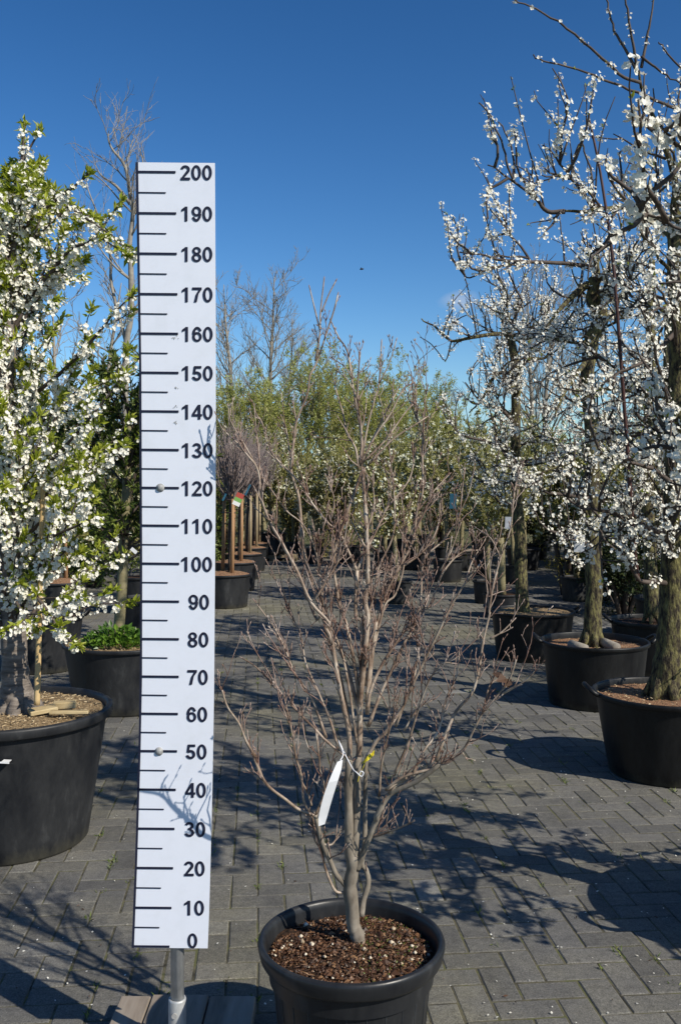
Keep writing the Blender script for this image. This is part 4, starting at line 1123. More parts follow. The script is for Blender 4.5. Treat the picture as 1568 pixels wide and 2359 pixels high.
PG = 'flowering trees in big black tubs'
def right_trees():
    # nearest one whose crown fills the right edge
    Y = 5.3; X = 1.82; off = np.array([X, Y, 0])
    root = thing('potted_tree', 'tall white blossom tree with long bare top shoots in tub at right edge', 'tree', (X, Y, 0), group=PG)
    make_pot(root, 0.40, 0.31, 0.455, 'pot', lip=0.02, band=0.03, depth=0.04, soil='mulch_red', handles=(PI * 0.99, 0.0), seed=5, chips=500)
    limbs = [(0.024, 1, ((1556, 520, 0), (1484, 482, -.1), (1420, 478, -.15), (1349, 485, -.2), (1290, 487, -.22))),
             (0.014, 1, ((1300, 487, -.22), (1259, 487, -.22), (1234, 460, -.24), (1184, 420, -.25), (1124, 377, -.25))),
             (0.007, 0, ((1184, 420, -.25), (1169, 385, -.26), (1154, 325, -.26), (1129, 270, -.27), (1101, 235, -.27))),
             (0.007, 0, ((1184, 412, -.25), (1182, 370, -.2), (1174, 330, -.2), (1151, 280, -.2))),
             (0.010, 1, ((1390, 480, -.15), (1359, 465, -.2), (1314, 410, -.2), (1280, 365, -.2), (1249, 335, -.2))),
             (0.007, 0, ((1314, 410, -.2), (1325, 350, -.2), (1339, 325, -.2), (1356, 290, -.2))),
             (0.007, 0, ((1365, 470, -.2), (1360, 400, -.1), (1345, 350, -.1), (1335, 300, -.1))),
             (0.022, 1, ((1556, 470, 0), (1549, 395, 0), (1509, 285, -.05), (1479, 215, -.08), (1466, 155, -.1))),
             (0.009, 0, ((1466, 165, -.1), (1440, 115, -.1), (1414, 70, -.1), (1400, 20, -.1), (1394, -30, -.1))),
             (0.009, 0, ((1466, 160, -.1), (1459, 115, -.12), (1448, 50, -.14), (1439, -5, -.15), (1430, -70, -.15))),
             (0.009, 0, ((1476, 155, -.08), (1489, 85, -.05), (1498, 40, -.05), (1506, -40, 0))),
             (0.010, 0, ((1474, 190, -.1), (1436, 178, -.15), (1409, 155, -.2), (1359, 110, -.25), (1284, 50, -.3), (1219, 15, -.35), (1174, -2, -.38))),
             (0.010, 0, ((1580, 260, 0), (1530, 240, -.1), (1484, 220, -.15), (1409, 190, -.2), (1349, 167, -.25), (1264, 142, -.3), (1226, 130, -.3))),
             (0.008, 0, ((1476, 130, -.08), (1500, 150, -.1), (1534, 175, -.1), (1575, 198, -.1))),
             (0.007, 0, ((1600, 190, 0), (1560, 150, 0), (1530, 115, 0), (1516, 97, 0))),
             (0.016, 1, ((1560, 760, 0), (1520, 800, -.15), (1490, 830, -.25), (1440, 850, -.35), (1390, 880, -.4))),
             (0.015, 1, ((1555, 1120, 0), (1500, 1080, -.2), (1430, 1060, -.3), (1370, 1040, -.35))),
             (0.015, 1, ((1550, 1240, 0), (1490, 1215, -.2), (1400, 1180, -.3), (1330, 1165, -.35), (1280, 1120, -.35))),
             (0.012, 1, ((1556, 1000, 0), (1545, 960, -.3), (1530, 900, -.5), (1510, 840, -.6))), (0.012, 1, ((1556, 1180, 0), (1560, 1150, -.3), (1550, 1100, -.55), (1535, 1050, -.65))),
             (0.012, 1, ((1556, 800, 0), (1550, 740, -.3), (1530, 690, -.5), (1500, 640, -.6))), (0.012, 1, ((1552, 1290, 0), (1545, 1270, -.25), (1535, 1230, -.5), (1550, 1200, -.6))),
             (0.017, 1, ((1545, 1345, 0), (1510, 1340, -.1), (1470, 1335, -.2), (1440, 1290, -.25), (1400, 1250, -.3), (1380, 1220, -.3)))]
    def extra(thin, lf, L, rg):
        p, r_ = smooth_path(L(((1468, 1336, -.2), (1463, 1300, -.22), (1455, 1200, -.24), (1445, 1050, -.26), (1430, 850, -.28), (1410, 600, -.3), (1385, 420, -.3), (1366, 320, -.3), (1354, 266, -.3))), [0.0125, 0.0115, 0.0105, 0.010, 0.0095, 0.0085, 0.007, 0.006, 0.0045], 5)
        m = MB(); m.tube(p, r_, 8)
        for k in range(18):
            i = rg.integers(4, len(p) - 1); d = sidedir(unit(p[i] - p[i - 1]), 0.5, rg); m.tube([p[i], p[i] + d * 0.012, p[i] + d * 0.02], [0.006, 0.005, 0.001], 5)
        o = m.build('water_shoot', M['shoot_red'], root, True)
        leaf_tufts(lf, p[-1:], np.array([[0, 0, 1.0]]), rg, 5, 0.02)
    plum(root, off, Y, ((1530, 1660, 0), (1538, 1540, 0), (1546, 1440, 0), (1553, 1250, 0), (1556, 1050, 0), (1562, 800, 0), (1556, 620, 0), (1558, 500, 0), (1558, 440, 0)),
         [0.098, 0.084, 0.076, 0.068, 0.062, 0.056, 0.050, 0.042, 0.03], limbs, 31, nl=16, zlo=1.15, zhi=3.2, reach=0.66, dens=0.85, shoots=8, extra=extra, xmin=-0.80)
    # second
    Y = 7.0; X = (1368 - CX) / FPX * Y; off = np.array([X, Y, 0])
    root = thing('potted_tree', 'white blossom tree with mossy trunk and stones in tub, second tub back on the right', 'tree', (X, Y, 0), group=PG)
    make_pot(root, 0.395, 0.33, 0.465, 'pot', lip=0.018, band=0.03, depth=0.05, soil='mulch_red', handles=(PI * 0.96, -0.04), seed=6, chips=400)
    limbs = [(0.035, 1, ((1372, 640, 0), (1371, 606, 0), (1376, 580, 0), (1380, 556, 0))),
             (0.020, 1, ((1372, 620, 0), (1340, 612, -.1), (1296, 606, -.2), (1222, 603, -.3), (1157, 600, -.35), (1108, 587, -.35), (1060, 579, -.35))),
             (0.010, 1, ((1222, 603, -.3), (1200, 570, -.3), (1180, 548, -.3), (1166, 530, -.3), (1164, 470, -.3))),
             (0.010, 1, ((1222, 603, -.3), (1160, 612, -.3), (1110, 625, -.3), (1075, 640, -.3), (1060, 600, -.3))),
             (0.008, 0, ((1202, 694, -.2), (1180, 650, -.2), (1167, 616, -.2), (1154, 568, -.2))),
             (0.008, 0, ((1299, 606, -.2), (1296, 560, -.2), (1287, 500, -.2))),
             (0.030, 1, ((1352, 655, 0), (1320, 680, -.1), (1287, 714, -.2), (1257, 752, -.3))),
             (0.024, 1, ((1384, 740, 0), (1410, 720, .1), (1440, 660, .1), (1470, 640, .1))),
             (0.022, 1, ((1358, 820, 0), (1320, 870, -.2), (1290, 920, -.3), (1275, 960, -.35))),
             (0.020, 1, ((1362, 1150, 0), (1310, 1140, -.2), (1250, 1130, -.3), (1210, 1090, -.4))),
             (0.018, 1, ((1362, 1270, 0), (1330, 1240, -.2), (1260, 1220, -.3), (1230, 1180, -.3)))]
    plum(root, off, Y, ((1362, 1500, 0), (1364, 1440, 0), (1366, 1300, 0), (1364, 1150, 0), (1361, 979, 0), (1351, 882, 0), (1361, 785, 0), (1382, 736, 0), (1366, 690, 0), (1366, 640, 0)),
         [0.074, 0.064, 0.059, 0.056, 0.052, 0.05, 0.054, 0.058, 0.052, 0.04], limbs, 32, nl=14, zlo=1.1, zhi=3.05, reach=0.8, shoots=12, xmin=-0.78)
    for (a, b_, lb) in (((1312, 1468, 6.86), (1348, 1495, 6.72), 'grey rounded log lying in the second tub left of its mossy trunk'), ((1388, 1462, 6.95), (1420, 1488, 6.78), 'grey rounded log lying in the second tub right of its mossy trunk')):
        p0, p1 = at(*a), at(*b_); p0[2] = 0.455; p1[2] = 0.44
        m = MB(); m.tube([p0, p0 * 0.97 + p1 * 0.03, p1 * 0.97 + p0 * 0.03, p1], [0.02, 0.034, 0.036, 0.02], 12)
        o = m.build('log', M['bark_far'], None, True); tag(o, lb, 'log', 'logs in the second tub')
    # third
    Y = 8.85; X = (1225 - CX) / FPX * Y; off = np.array([X, Y, 0])
    root = thing('potted_tree', 'white blossom tree with slim dark trunk in third tub back along the right', 'tree', (X, Y, 0), group=PG)
    make_pot(root, 0.395, 0.33, 0.445, 'pot', lip=0.018, band=0.03, depth=0.025, soil='mulch', handles=(PI * 0.95, -0.05), seed=7, chips=300)
    limbs = [(0.024, 1, ((1176, 785, 0), (1157, 769, 0), (1098, 775, -.1), (1039, 785, -.2), (1004, 755, -.25), (969, 735, -.25))),
             (0.022, 1, ((1188, 860, 0), (1141, 863, -.1), (1108, 924, -.2), (1080, 950, -.2))),
             (0.022, 1, ((1188, 850, 0), (1215, 827, 0), (1254, 824, 0), (1290, 800, 0))),
             (0.02, 1, ((1172, 770, 0), (1185, 740, 0), (1190, 720, 0), (1200, 700, 0))),
             (0.02, 1, ((1188, 980, 0), (1150, 940, -.1), (1110, 930, -.2), (1070, 880, -.25))),
             (0.016, 1, ((1190, 1060, 0), (1130, 1020, -.2), (1060, 1000, -.3), (1030, 960, -.3))),
             (0.008, 0, ((1098, 775, -.1), (1084, 700, -.1), (1070, 640, -.1), (1058, 590, -.1))),
             (0.007, 0, ((1039, 785, -.2), (1025, 830, -.2), (1000, 800, -.2), (965, 775, -.2)))]
    plum(root, off, Y, ((1202, 1415, 0), (1200, 1360, 0), (1196, 1250, 0), (1190, 1130, 0), (1186, 1012, 0), (1188, 866, 0), (1176, 785, 0), (1167, 752, 0)),
         [0.066, 0.060, 0.056, 0.05, 0.046, 0.046, 0.04, 0.03], limbs, 33, nl=17, zlo=1.2, zhi=3.1, reach=0.78, dens=0.8, shoots=20, petals=4, xmin=-0.80)
    # the next tub towards the camera stands outside the picture; its crown reaches in and its shadow falls on the paving
    Y = 3.28; X = 1.80; off = np.array([X, Y, 0])
    root = thing('potted_tree', 'near white blossom tree reaching in from beyond the right edge', 'tree', (X, Y, 0), group=PG)
    make_pot(root, 0.395, 0.33, 0.46, 'pot', handles=(PI * 1.12, 0.5), soil='mulch_red', seed=9)
    plum(root, off, Y, ((1978, 1880, 0), (1975, 1700, 0), (1965, 1300, 0), (1985, 900, 0), (1975, 500, 0), (1980, 100, 0)),
         [0.09, 0.075, 0.068, 0.06, 0.05, 0.03],
         [(0.007, 1, ((1970, 560, 0), (1800, 450, -.15), (1660, 390, -.3), (1580, 345, -.35), (1540, 310, -.35), (1520, 285, -.35))),
          (0.007, 1, ((1970, 700, 0), (1780, 620, -.15), (1640, 560, -.3), (1550, 520, -.35), (1490, 490, -.35), (1462, 465, -.35))),
          (0.007, 1, ((1970, 800, 0), (1760, 720, -.1), (1640, 690, -.25), (1570, 650, -.3), (1515, 655, -.3)))], 34, nl=36, zlo=0.95, zhi=3.0, reach=1.0, dens=0.85, bsize=0.0265, shoots=8, xmin=-0.42)
right_trees()

# tubs and trees standing behind on the right
def second_row():
    Y = 8.2; X = (1500 - CX) / FPX * Y; off = np.array([X, Y, 0])
    root = thing('potted_tree', 'shaded blossom tree in plain black tub behind the right hand row', 'tree', (X, Y, 0), group='blossom trees in the shaded second row')
    make_pot(root, 0.36, 0.30, 0.45, 'pot', handles=(PI * 0.97, 0.1), soil='soil', seed=14)
    plum(root, off, Y, ((1500, 1420, 0), (1496, 1300, 0), (1490, 1100, 0), (1500, 900, 0), (1495, 700, 0), (1500, 600, 0)), [0.07, 0.06, 0.056, 0.05, 0.04, 0.03], [], 41, nl=16, zlo=1.15, zhi=2.9, reach=0.8, shoots=8, petals=4)
    for k, (x, y, rz, s) in enumerate(((3.45, 10.0, 1.3, 0.95), (4.6, 8.6, 3.6, 1.0), (3.9, 6.4, 4.1, 1.05))):
        dup(root, (x, y, 0), rz, s, 'shaded blossom tree deep in the dark rows behind the right hand tubs', 'blossom trees in the deep shaded rows')
second_row()

# ------------------------------------------------------------------ evergreen behind the left tub
def left_evergreen():
    Y = 6.9; X = (292 - CX) / FPX * Y; off = np.array([X, Y, 0])
    root = thing('potted_tree', 'standard evergreen with smooth tan stem and dark bushy crown behind the board', 'tree', (X, Y, 0))
    make_pot(root, 0.455, 0.37, 0.475, 'pot_grey', lip=0.02, band=0.03, depth=0.02, soil='mulch', seed=10, dome=0.03, chips=1200)
    rg = np.random.default_rng(51)
    thick, thin, lf = MB(), MB(), MB()
    L = lambda *a: np.array([at(x, y, Y + d) for x, y, d in a]) - off
    tp, tr = smooth_path(L((273, 1470, 0), (275, 1440, 0), (283, 1330, 0), (288, 1200, 0), (295, 1050, 0), (300, 950, 0)), [0.046, 0.040, 0.037, 0.034, 0.028, 0.015], 4)
    thick.tube(tp, tr, 12)
    br = []
    for k in range(70):
        i = rg.integers(9, len(tp)); az = rg.uniform(0, 2 * PI); el = rg.uniform(0.15, 1.1)
        d = (math.cos(az) * math.cos(el), math.sin(az) * math.cos(el), math.sin(el))
        p = walk(tp[i], d, rg.uniform(0.35, 0.75), 6, rg, 0.16, 0.06); thin.tube(p, np.linspace(0.010, 0.003, 7), 5); br.append(p)
        for j in range(3):
            i2 = rg.integers(2, 6); q = walk(p[i2], sidedir(unit(p[i2] - p[i2 - 1]), 0.8, rg), rg.uniform(0.12, 0.3), 4, rg, 0.15, 0.05); thin.tube(q, np.linspace(0.004, 0.002, 5), 4); br.append(q)
    P, T = along(br, 0.022, rg, 0.25); leaf_tufts(lf, P, T, rg, 3.6, 0.055, 0.34)
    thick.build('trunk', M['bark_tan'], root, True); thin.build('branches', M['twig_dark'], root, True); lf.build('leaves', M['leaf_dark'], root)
    # low plant at the foot of its stem
    c = at(268, 1460, 6.72); c[2] = 0.475
    pl = thing('leafy_plant', 'low bright green leafy plant at the foot of the tan stem', 'plant', tuple(c))
    lf = MB(); n = 620
    a = rg.uniform(0, 2 * PI, n); r = 0.20 * np.sqrt(rg.random(n)); h = rg.uniform(0.0, 0.13, n) * (1 - (r / 0.22) ** 2)
    base = np.stack([r * np.cos(a) * 1.15, r * np.sin(a) * 0.8, h], -1)
    leaves(lf, base, np.stack([np.cos(a), np.sin(a), rg.uniform(0.1, 1.3, n)], -1) + rg.normal(0, 0.4, (n, 3)), rg.uniform(0.03, 0.06, n), rg, 0.55)
    lf.build('leaves', M['leaf_cover'], pl)
    st = MB()
    for k in range(26):
        j = rg.integers(0, n); st.tube([(0.02 * rg.normal(), 0.02 * rg.normal(), -0.01), base[j] * 0.6 + (0, 0, 0.01), base[j]], [0.003, 0.0025, 0.002], 4)
    st.build('stems', M['leaf_cover'], pl)
    # a white tag in the crown
    c = at(309, 1268, 6.4); m = MB(); m.box(-0.024, 0.024, -0.001, 0.001, -0.012, 0.012)
    o = m.build('plant_tag', M['paper']); o.location = c; o.rotation_euler = (0, R(40), 0); tag(o, 'small white tag hanging under the evergreen crown by the board', 'tag')
left_evergreen()

# ------------------------------------------------------------------ standards with twiggy ball heads
def standards():
    rg = np.random.default_rng(61)
    root = thing('potted_standard_tree', 'nearest ball headed standard in grey tub just right of the board', 'tree', (-1.53, 12.6, 0), group='ball headed standards in a row')
    make_pot(root, 0.345, 0.29, 0.44, 'pot_grey', lip=0.02, band=0.03, depth=0.01, soil='mulch_red', seed=15, dome=0.04, chips=300, seg=48)
    th, tw = MB(), MB()
    tp = walk((0.06, 0, 0.42), (0.02, 0, 1), 1.05, 5, rg, 0.015); th.tube(tp, np.linspace(0.03, 0.024, 6), 9)
    th.build('trunk', M['twig_dark'], root, True)
    br = []
    for k in range(46):
        az = rg.uniform(0, 2 * PI); el = rg.uniform(0.65, 1.5)
        d = (math.cos(az) * math.cos(el), math.sin(az) * math.cos(el), math.sin(el))
        p = walk(tp[-1] - (0, 0, rg.uniform(0, 0.12)), d, rg.uniform(0.3, 0.58), 5, rg, 0.10, 0.10); tw.tube(p, np.linspace(0.012, 0.005, 6), 5); br.append(p)
    for lvl, (cnt, l0, l1, r0) in enumerate(((5, 0.2, 0.62, 0.0055), (1, 0.12, 0.4, 0.0035))):
        nb = []
        for p in br:
            for j in range(cnt):
                i = rg.integers(1, len(p)); q = walk(p[i], sidedir(unit(p[i] - p[i - 1]), rg.uniform(0.25, 0.7), rg) + np.array([0, 0, 0.5]), rg.uniform(l0, l1), 3, rg, 0.08, 0.08)
                tw.tube(q, np.linspace(r0, r0 * 0.6, 4), 4, False); nb.append(q)
        br = nb
    tw.build('crown', M['twig_ball'], root, True)
    for x, y in ((0.10, -0.10), (-0.05, 0.08)):
        m = MB(); m.tube([(x, y, 0.40), (x * 0.95 + 0.012, y, 0.9), (x * 0.9 + 0.02, y, 1.5)], [0.026, 0.025, 0.024], 10); m.build('stake', M['stake'], root, True)
    for zz in (1.25, 1.42):
        m = MB(); m.tube([(-0.07, 0.1, zz), (0.03, -0.12, zz), (0.14, -0.11, zz), (0.13, 0.02, zz), (-0.06, 0.12, zz)], [0.008] * 5, 6)
        m.build('tie', M['twig_dark'], root, True)
    Ys = (14.6, 16.4, 18.0, 19.4); Xs = (-1.62, -1.68, -1.73, -1.80)
    lb = ('second ball headed standard tree counted from the board', 'third ball headed standard tree counted from the board', 'fourth ball headed standard tree counted from the board', 'last ball headed standard, farthest along the row')
    for k in range(4):
        c = dup(root, (Xs[k], Ys[k], 0), 0.25 * k, 1.0, lb[k])
        for ch in c.children:
            if ch.name.startswith('stake') and k > 0:
                ch.data = ch.data.copy(); ch.data.materials[0] = M['stake_pale']
    # more of the row further left, hidden or glimpsed beside the board
    dup(root, (-3.45, 11.6, 0), 2.0, 1.0, 'ball headed standard standing left of the board behind the evergreen')
    for px, py, Yt, mt, sz, lb in ((549, 1150, 12.3, 'tag_photo', (0.05, 0.085), 'red green and white picture tag on the nearest ball headed standard'), (517, 1145, 12.2, 'tag_blue', (0.012, 0.05), 'narrow blue tag left of the two orange stakes'),
                                   (571, 1128, 14.3, 'tag_blue', (0.014, 0.09), 'long blue tag on the second ball headed standard')):
        m = MB(); m.box(-sz[0], sz[0], -0.001, 0.001, -sz[1], sz[1]); o = m.build('plant_tag', M[mt]); o.location = at(px, py, Yt); o.rotation_euler = (0, R(25), R(10)); tag(o, lb, 'tag')
standards()

# hanging tags on the right
for px, py, Yt, mt, w, h, lb in ((1333, 1252, 6.7, 'tag_grey', 0.036, 0.06, 'grey tag hanging on the mossy trunk of the second tub tree'), (1170, 1204, 8.6, 'tag_grey', 0.03, 0.055, 'dark grey tag on the slim third tub tree trunk'),
                                 (1043, 1154, 12.6, 'tag_blue', 0.045, 0.10, 'blue tag hanging among the pale flowering pears')):
    m = MB(); m.box(-w, w, -0.001, 0.001, -h, h, 0.0); o = m.build('plant_tag', M[mt]); o.location = at(px, py, Yt); o.rotation_euler = (0, R(2), R(-8)); tag(o, lb, 'tag')

# ------------------------------------------------------------------ block of flowering pears in pots
def pear(name_label, seed, pot, loc, trunk_r=0.035, Hc=2.45, R_c=0.55, z0=0.95, wh=1.0, group='flowering pear trees in pots'):
    rg = np.random.default_rng(seed)
    root = thing('potted_tree', name_label, 'tree', loc, group=group)
    Rr, Rb, H = pot
    make_pot(root, Rr, Rb, H, 'pot_grey', lip=0.016, band=0.03, depth=0.03, soil='soil', seed=seed, seg=40)
    th, tw, bl, lf = MB(), MB(), MB(), MB()
    tp = walk((0, 0, H - 0.04), (rg.normal(0, .05), 0, 1), z0 + 0.1 - H, 4, rg, 0.03); th.tube(tp, np.linspace(trunk_r * 1.15, trunk_r * 0.85, 5), 10)
    br = []
    for k in range(9):
        az = k * 2.4 + rg.normal(0, .3); el = rg.uniform(0.5, 1.25)
        d = (math.cos(az) * math.cos(el), math.sin(az) * math.cos(el), math.sin(el))
        p = walk(tp[-1] - (0, 0, rg.uniform(0, 0.15)), d, (Hc - z0) * rg.uniform(0.6, 1.0), 7, rg, 0.18, 0.13); p, rr = smooth_path(p, np.linspace(trunk_r * 0.55, 0.008, 8), 2); th.tube(p, rr, 6); br.append(p)
    for lvl, (cnt, l0, l1, r0) in enumerate(((7, 0.2, 0.6, 0.008), (2, 0.12, 0.3, 0.005))):
        nb = []
        for p in br:
            for j in range(cnt):
                i = rg.integers(1, len(p)); q = walk(p[i], sidedir(unit(p[i] - p[i - 1]), rg.uniform(0.5, 1.1), rg) + np.array([0, 0, 0.2]), rg.uniform(l0, l1), 4, rg, 0.16, 0.05)
                r2 = np.hypot(q[:, 0], q[:, 1]); s = np.minimum(1, R_c / np.maximum(r2, 1e-6)); q[:, 0] *= s; q[:, 1] *= s
                tw.tube(q, np.linspace(r0, r0 * 0.5, 5), 4, False); nb.append(q)
        br = br + nb
    P, T = along(br, 0.042, rg, 0.1); leaf_tufts(lf, P, T, rg, 4.4, 0.06, 0.55)
    P, T = along(br, 0.23 / wh, rg, 0.1); s = rg.random(len(P)) < 0.75; clusters(bl, P[s], T[s], rg, 7, 0.05, 0.040, 0, 4)
    th.build('trunk', M['bark_tan'], root, True); tw.build('branches', M['twig_dark'], root, True)
    bl.build('blossom', M['petal_cream'], root); lf.build('leaves', M['leaf_pear'], root)
    return root

def pears():
    rg = np.random.default_rng(71)
    GP = 'flowering pear trees in pots'
    a = pear('flowering pear in small grey pot alone at the front of the block behind the shrub', 72, (0.21, 0.175, 0.31), (0.78, 13.0, 0), Hc=2.3)
    b = pear('flowering pear in small lit pot just left of the third tub', 73, (0.22, 0.185, 0.31), (2.03, 13.0, 0), Hc=2.5, wh=1.3)
    c = pear('flowering pear in wide dark pot at the end of the aisle', 74, (0.30, 0.25, 0.36), (0.15, 19.8, 0), trunk_r=0.055, Hc=2.5, R_c=0.75, z0=1.15)
    dup(b, (-0.55, 19.6, 0), 1.0, 1.0, 'flowering pear in narrow grey pot beside the aisle end', GP)
    dup(a, (0.85, 18.2, 0), 2.0, 1.15, 'flowering pear in black pot, third along the far front line', GP)
    dup(c, (1.45, 18.2, 0), 3.0, 0.95, 'flowering pear in black pot, fourth along the far front line', GP)
    dup(b, (1.80, 15.9, 0), 4.0, 1.2, 'flowering pear in black pot, set between front pot and far line', GP)
    dup(c, (1.98, 11.6, 0), 2.2, 0.8, 'flowering pear with pale forked trunk standing close behind the third tub', GP)
    spots = [(3.3, 13.2), (4.6, 13.1), (5.9, 13.3), (2.9, 15.6), (4.1, 15.7), (5.3, 15.8), (6.6, 15.6), (2.4, 18.0), (3.5, 18.1), (4.7, 18.0), (5.9, 18.2), (7.2, 18.0), (8.5, 18.1),
             (0.2, 21.8), (1.3, 21.6), (2.3, 20.6), (3.2, 21.4), (4.3, 20.7), (5.4, 21.0), (6.5, 21.3), (7.8, 21.0), (9.1, 21.2), (-1.1, 22.2), (-2.0, 22.6), (-0.6, 23.4), (0.7, 23.6), (1.9, 23.3), (3.8, 23.4), (5.0, 23.5), (6.9, 23.4), (8.4, 23.6)]
    for k, (x, y) in enumerate(spots):
        dup((a, b, c)[k % 3], (x + rg.normal(0, .08), y + rg.normal(0, .1), 0), rg.uniform(0, 6.28), rg.uniform(0.92, 1.2), 'pale flowering pear crowded in the block of pots at the back', 'pears crowded in the far block')
    # big tub on a pallet at the end of the aisle
    t = pear('leafy flowering tree in big grey tub on a pallet at the aisle end', 78, (0.36, 0.31, 0.46), (-1.52, 20.6, 0.13), trunk_r=0.05, Hc=2.4, R_c=0.7, wh=0.6)
    pl = thing('pallet', 'low wooden pallet under the big grey tub at the end of the aisle', 'pallet', (-1.45, 20.6, 0))
    m = MB()
    for k in range(5): m.box(-0.52 + k * 0.22, -0.36 + k * 0.22, -0.42, 0.42, 0.102, 0.125)
    m.build('deck', M['pallet'], pl)
    for y in (-0.38, 0.0, 0.38):
        m = MB(); m.box(-0.52, 0.52, y - 0.045, y + 0.045, 0.08, 0.1)
        for x in (-0.46, 0.0, 0.46): m.box(x - 0.06, x + 0.06, y - 0.045, y + 0.045, 0.003, 0.0795)
        m.build('runner', M['pallet'], pl)
pears()

# ------------------------------------------------------------------ shrubs, hedges, far trees
def leaf_mass(name, label, cat, loc, size, n, leaf, mat, seed, stem='twig_dark', group=None, upright=0.0, stems=14):
    rg = np.random.default_rng(seed)
    root = thing(name, label, cat, loc, group=group)
    lf, st = MB(), MB()
    sx, sy, sz = size
    # clumps spread through the volume, leaves round each clump
    nc = max(20, n // 60)
    u = unit(rg.normal(size=(nc, 3))); r = rg.random(nc) ** 0.45
    cc = u * r[:, None]; cc[:, 2] = cc[:, 2] * 0.5 + 0.5
    cc = cc * np.array([sx, sy, sz]) * rg.uniform(0.85, 1.08, (nc, 1))
    idx = rg.integers(0, nc, n)
    off = rg.normal(0, 1, (n, 3)) * np.array([0.10, 0.10, 0.10 + 0.25 * upright]) * min(sx, sz) * 0.8
    base = cc[idx] + off; base[:, 2] = np.maximum(base[:, 2], 0.04)
    d = rg.normal(0, 1, (n, 3)) + unit(cc[idx] - np.array([0, 0, sz * 0.3])) * 0.6 + np.array([0, 0, upright * 2.5])
    leaves(lf, base, d, leaf * rg.uniform(0.6, 1.3, n), rg, 0.42 if upright < 0.5 else 0.2)
    for k in range(stems):
        e = cc[rg.integers(0, nc)]; b0 = np.array([e[0] * 0.12, e[1] * 0.12, -0.02])
        p, rr = smooth_path([b0, b0 * 0.4 + e * 0.35 + (0, 0, sz * 0.12), e * 0.75 + (0, 0, sz * 0.05), e], np.linspace(0.02 * sz, 0.004 * sz, 4), 3); st.tube(p, rr, 5)
    st.build('stems', M[stem], root, True); lf.build('leaves', M[mat], root)
    return root

def hedges():
    rg = np.random.default_rng(81)
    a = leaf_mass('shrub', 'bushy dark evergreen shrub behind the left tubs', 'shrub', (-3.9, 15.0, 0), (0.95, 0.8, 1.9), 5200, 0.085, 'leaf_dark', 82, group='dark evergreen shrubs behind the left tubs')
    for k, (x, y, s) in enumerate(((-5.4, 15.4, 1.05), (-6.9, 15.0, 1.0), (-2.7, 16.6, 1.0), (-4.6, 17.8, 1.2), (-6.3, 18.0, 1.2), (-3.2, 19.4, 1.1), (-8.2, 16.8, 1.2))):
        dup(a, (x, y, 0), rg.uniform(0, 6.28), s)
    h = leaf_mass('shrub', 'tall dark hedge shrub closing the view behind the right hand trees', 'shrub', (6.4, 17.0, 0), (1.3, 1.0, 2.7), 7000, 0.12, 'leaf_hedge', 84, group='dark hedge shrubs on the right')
    for k, (x, y, s) in enumerate(((8.3, 16.4, 1.0), (5.2, 15.0, 0.9), (7.3, 14.2, 0.95), (6.0, 12.6, 0.8), (9.6, 18.4, 1.1), (4.9, 19.6, 1.0), (10.8, 17.0, 1.1), (7.6, 20.0, 1.1), (3.5, 11.7, 0.56), (4.5, 12.3, 0.6), (5.6, 11.0, 0.62), (4.2, 15.0, 0.6))):  # last small ones are added as dark filler for the shade behind the tubs
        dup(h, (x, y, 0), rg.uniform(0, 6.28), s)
    g_ = leaf_mass('conifer', 'golden yellow conifer top showing between the right hand trunks', 'shrub', (3.35, 13.9, 0), (0.55, 0.5, 2.55), 3200, 0.06, 'leaf_gold', 86, group='golden conifers on the right', upright=0.5)
    dup(g_, (5.05, 14.6, 0), 1.0, 1.05); dup(g_, (2.55, 17.0, 0), 2.0, 1.0)
    # brown-green canes in the middle of the back
    b = leaf_mass('bamboo_clump', 'olive brown clump of tall fine canes behind the aisle end', 'bamboo', (0.0, 21.0, 0), (0.75, 0.6, 2.9), 6000, 0.10, 'leaf_olive', 88, group='olive brown clumps at the back', upright=1.0, stems=40)
    for x, y, s in ((-2.6, 20.6, 0.8), (-1.2, 24.0, 1.0), (1.2, 24.4, 1.02), (2.6, 24.2, 0.95), (4.2, 24.6, 1.05), (-3.6, 22.2, 0.9), (6.0, 24.8, 1.0)):
        dup(b, (x, y, 0), x, s, 'smaller olive brown clump set in the line of shrubs at the back')
hedges()

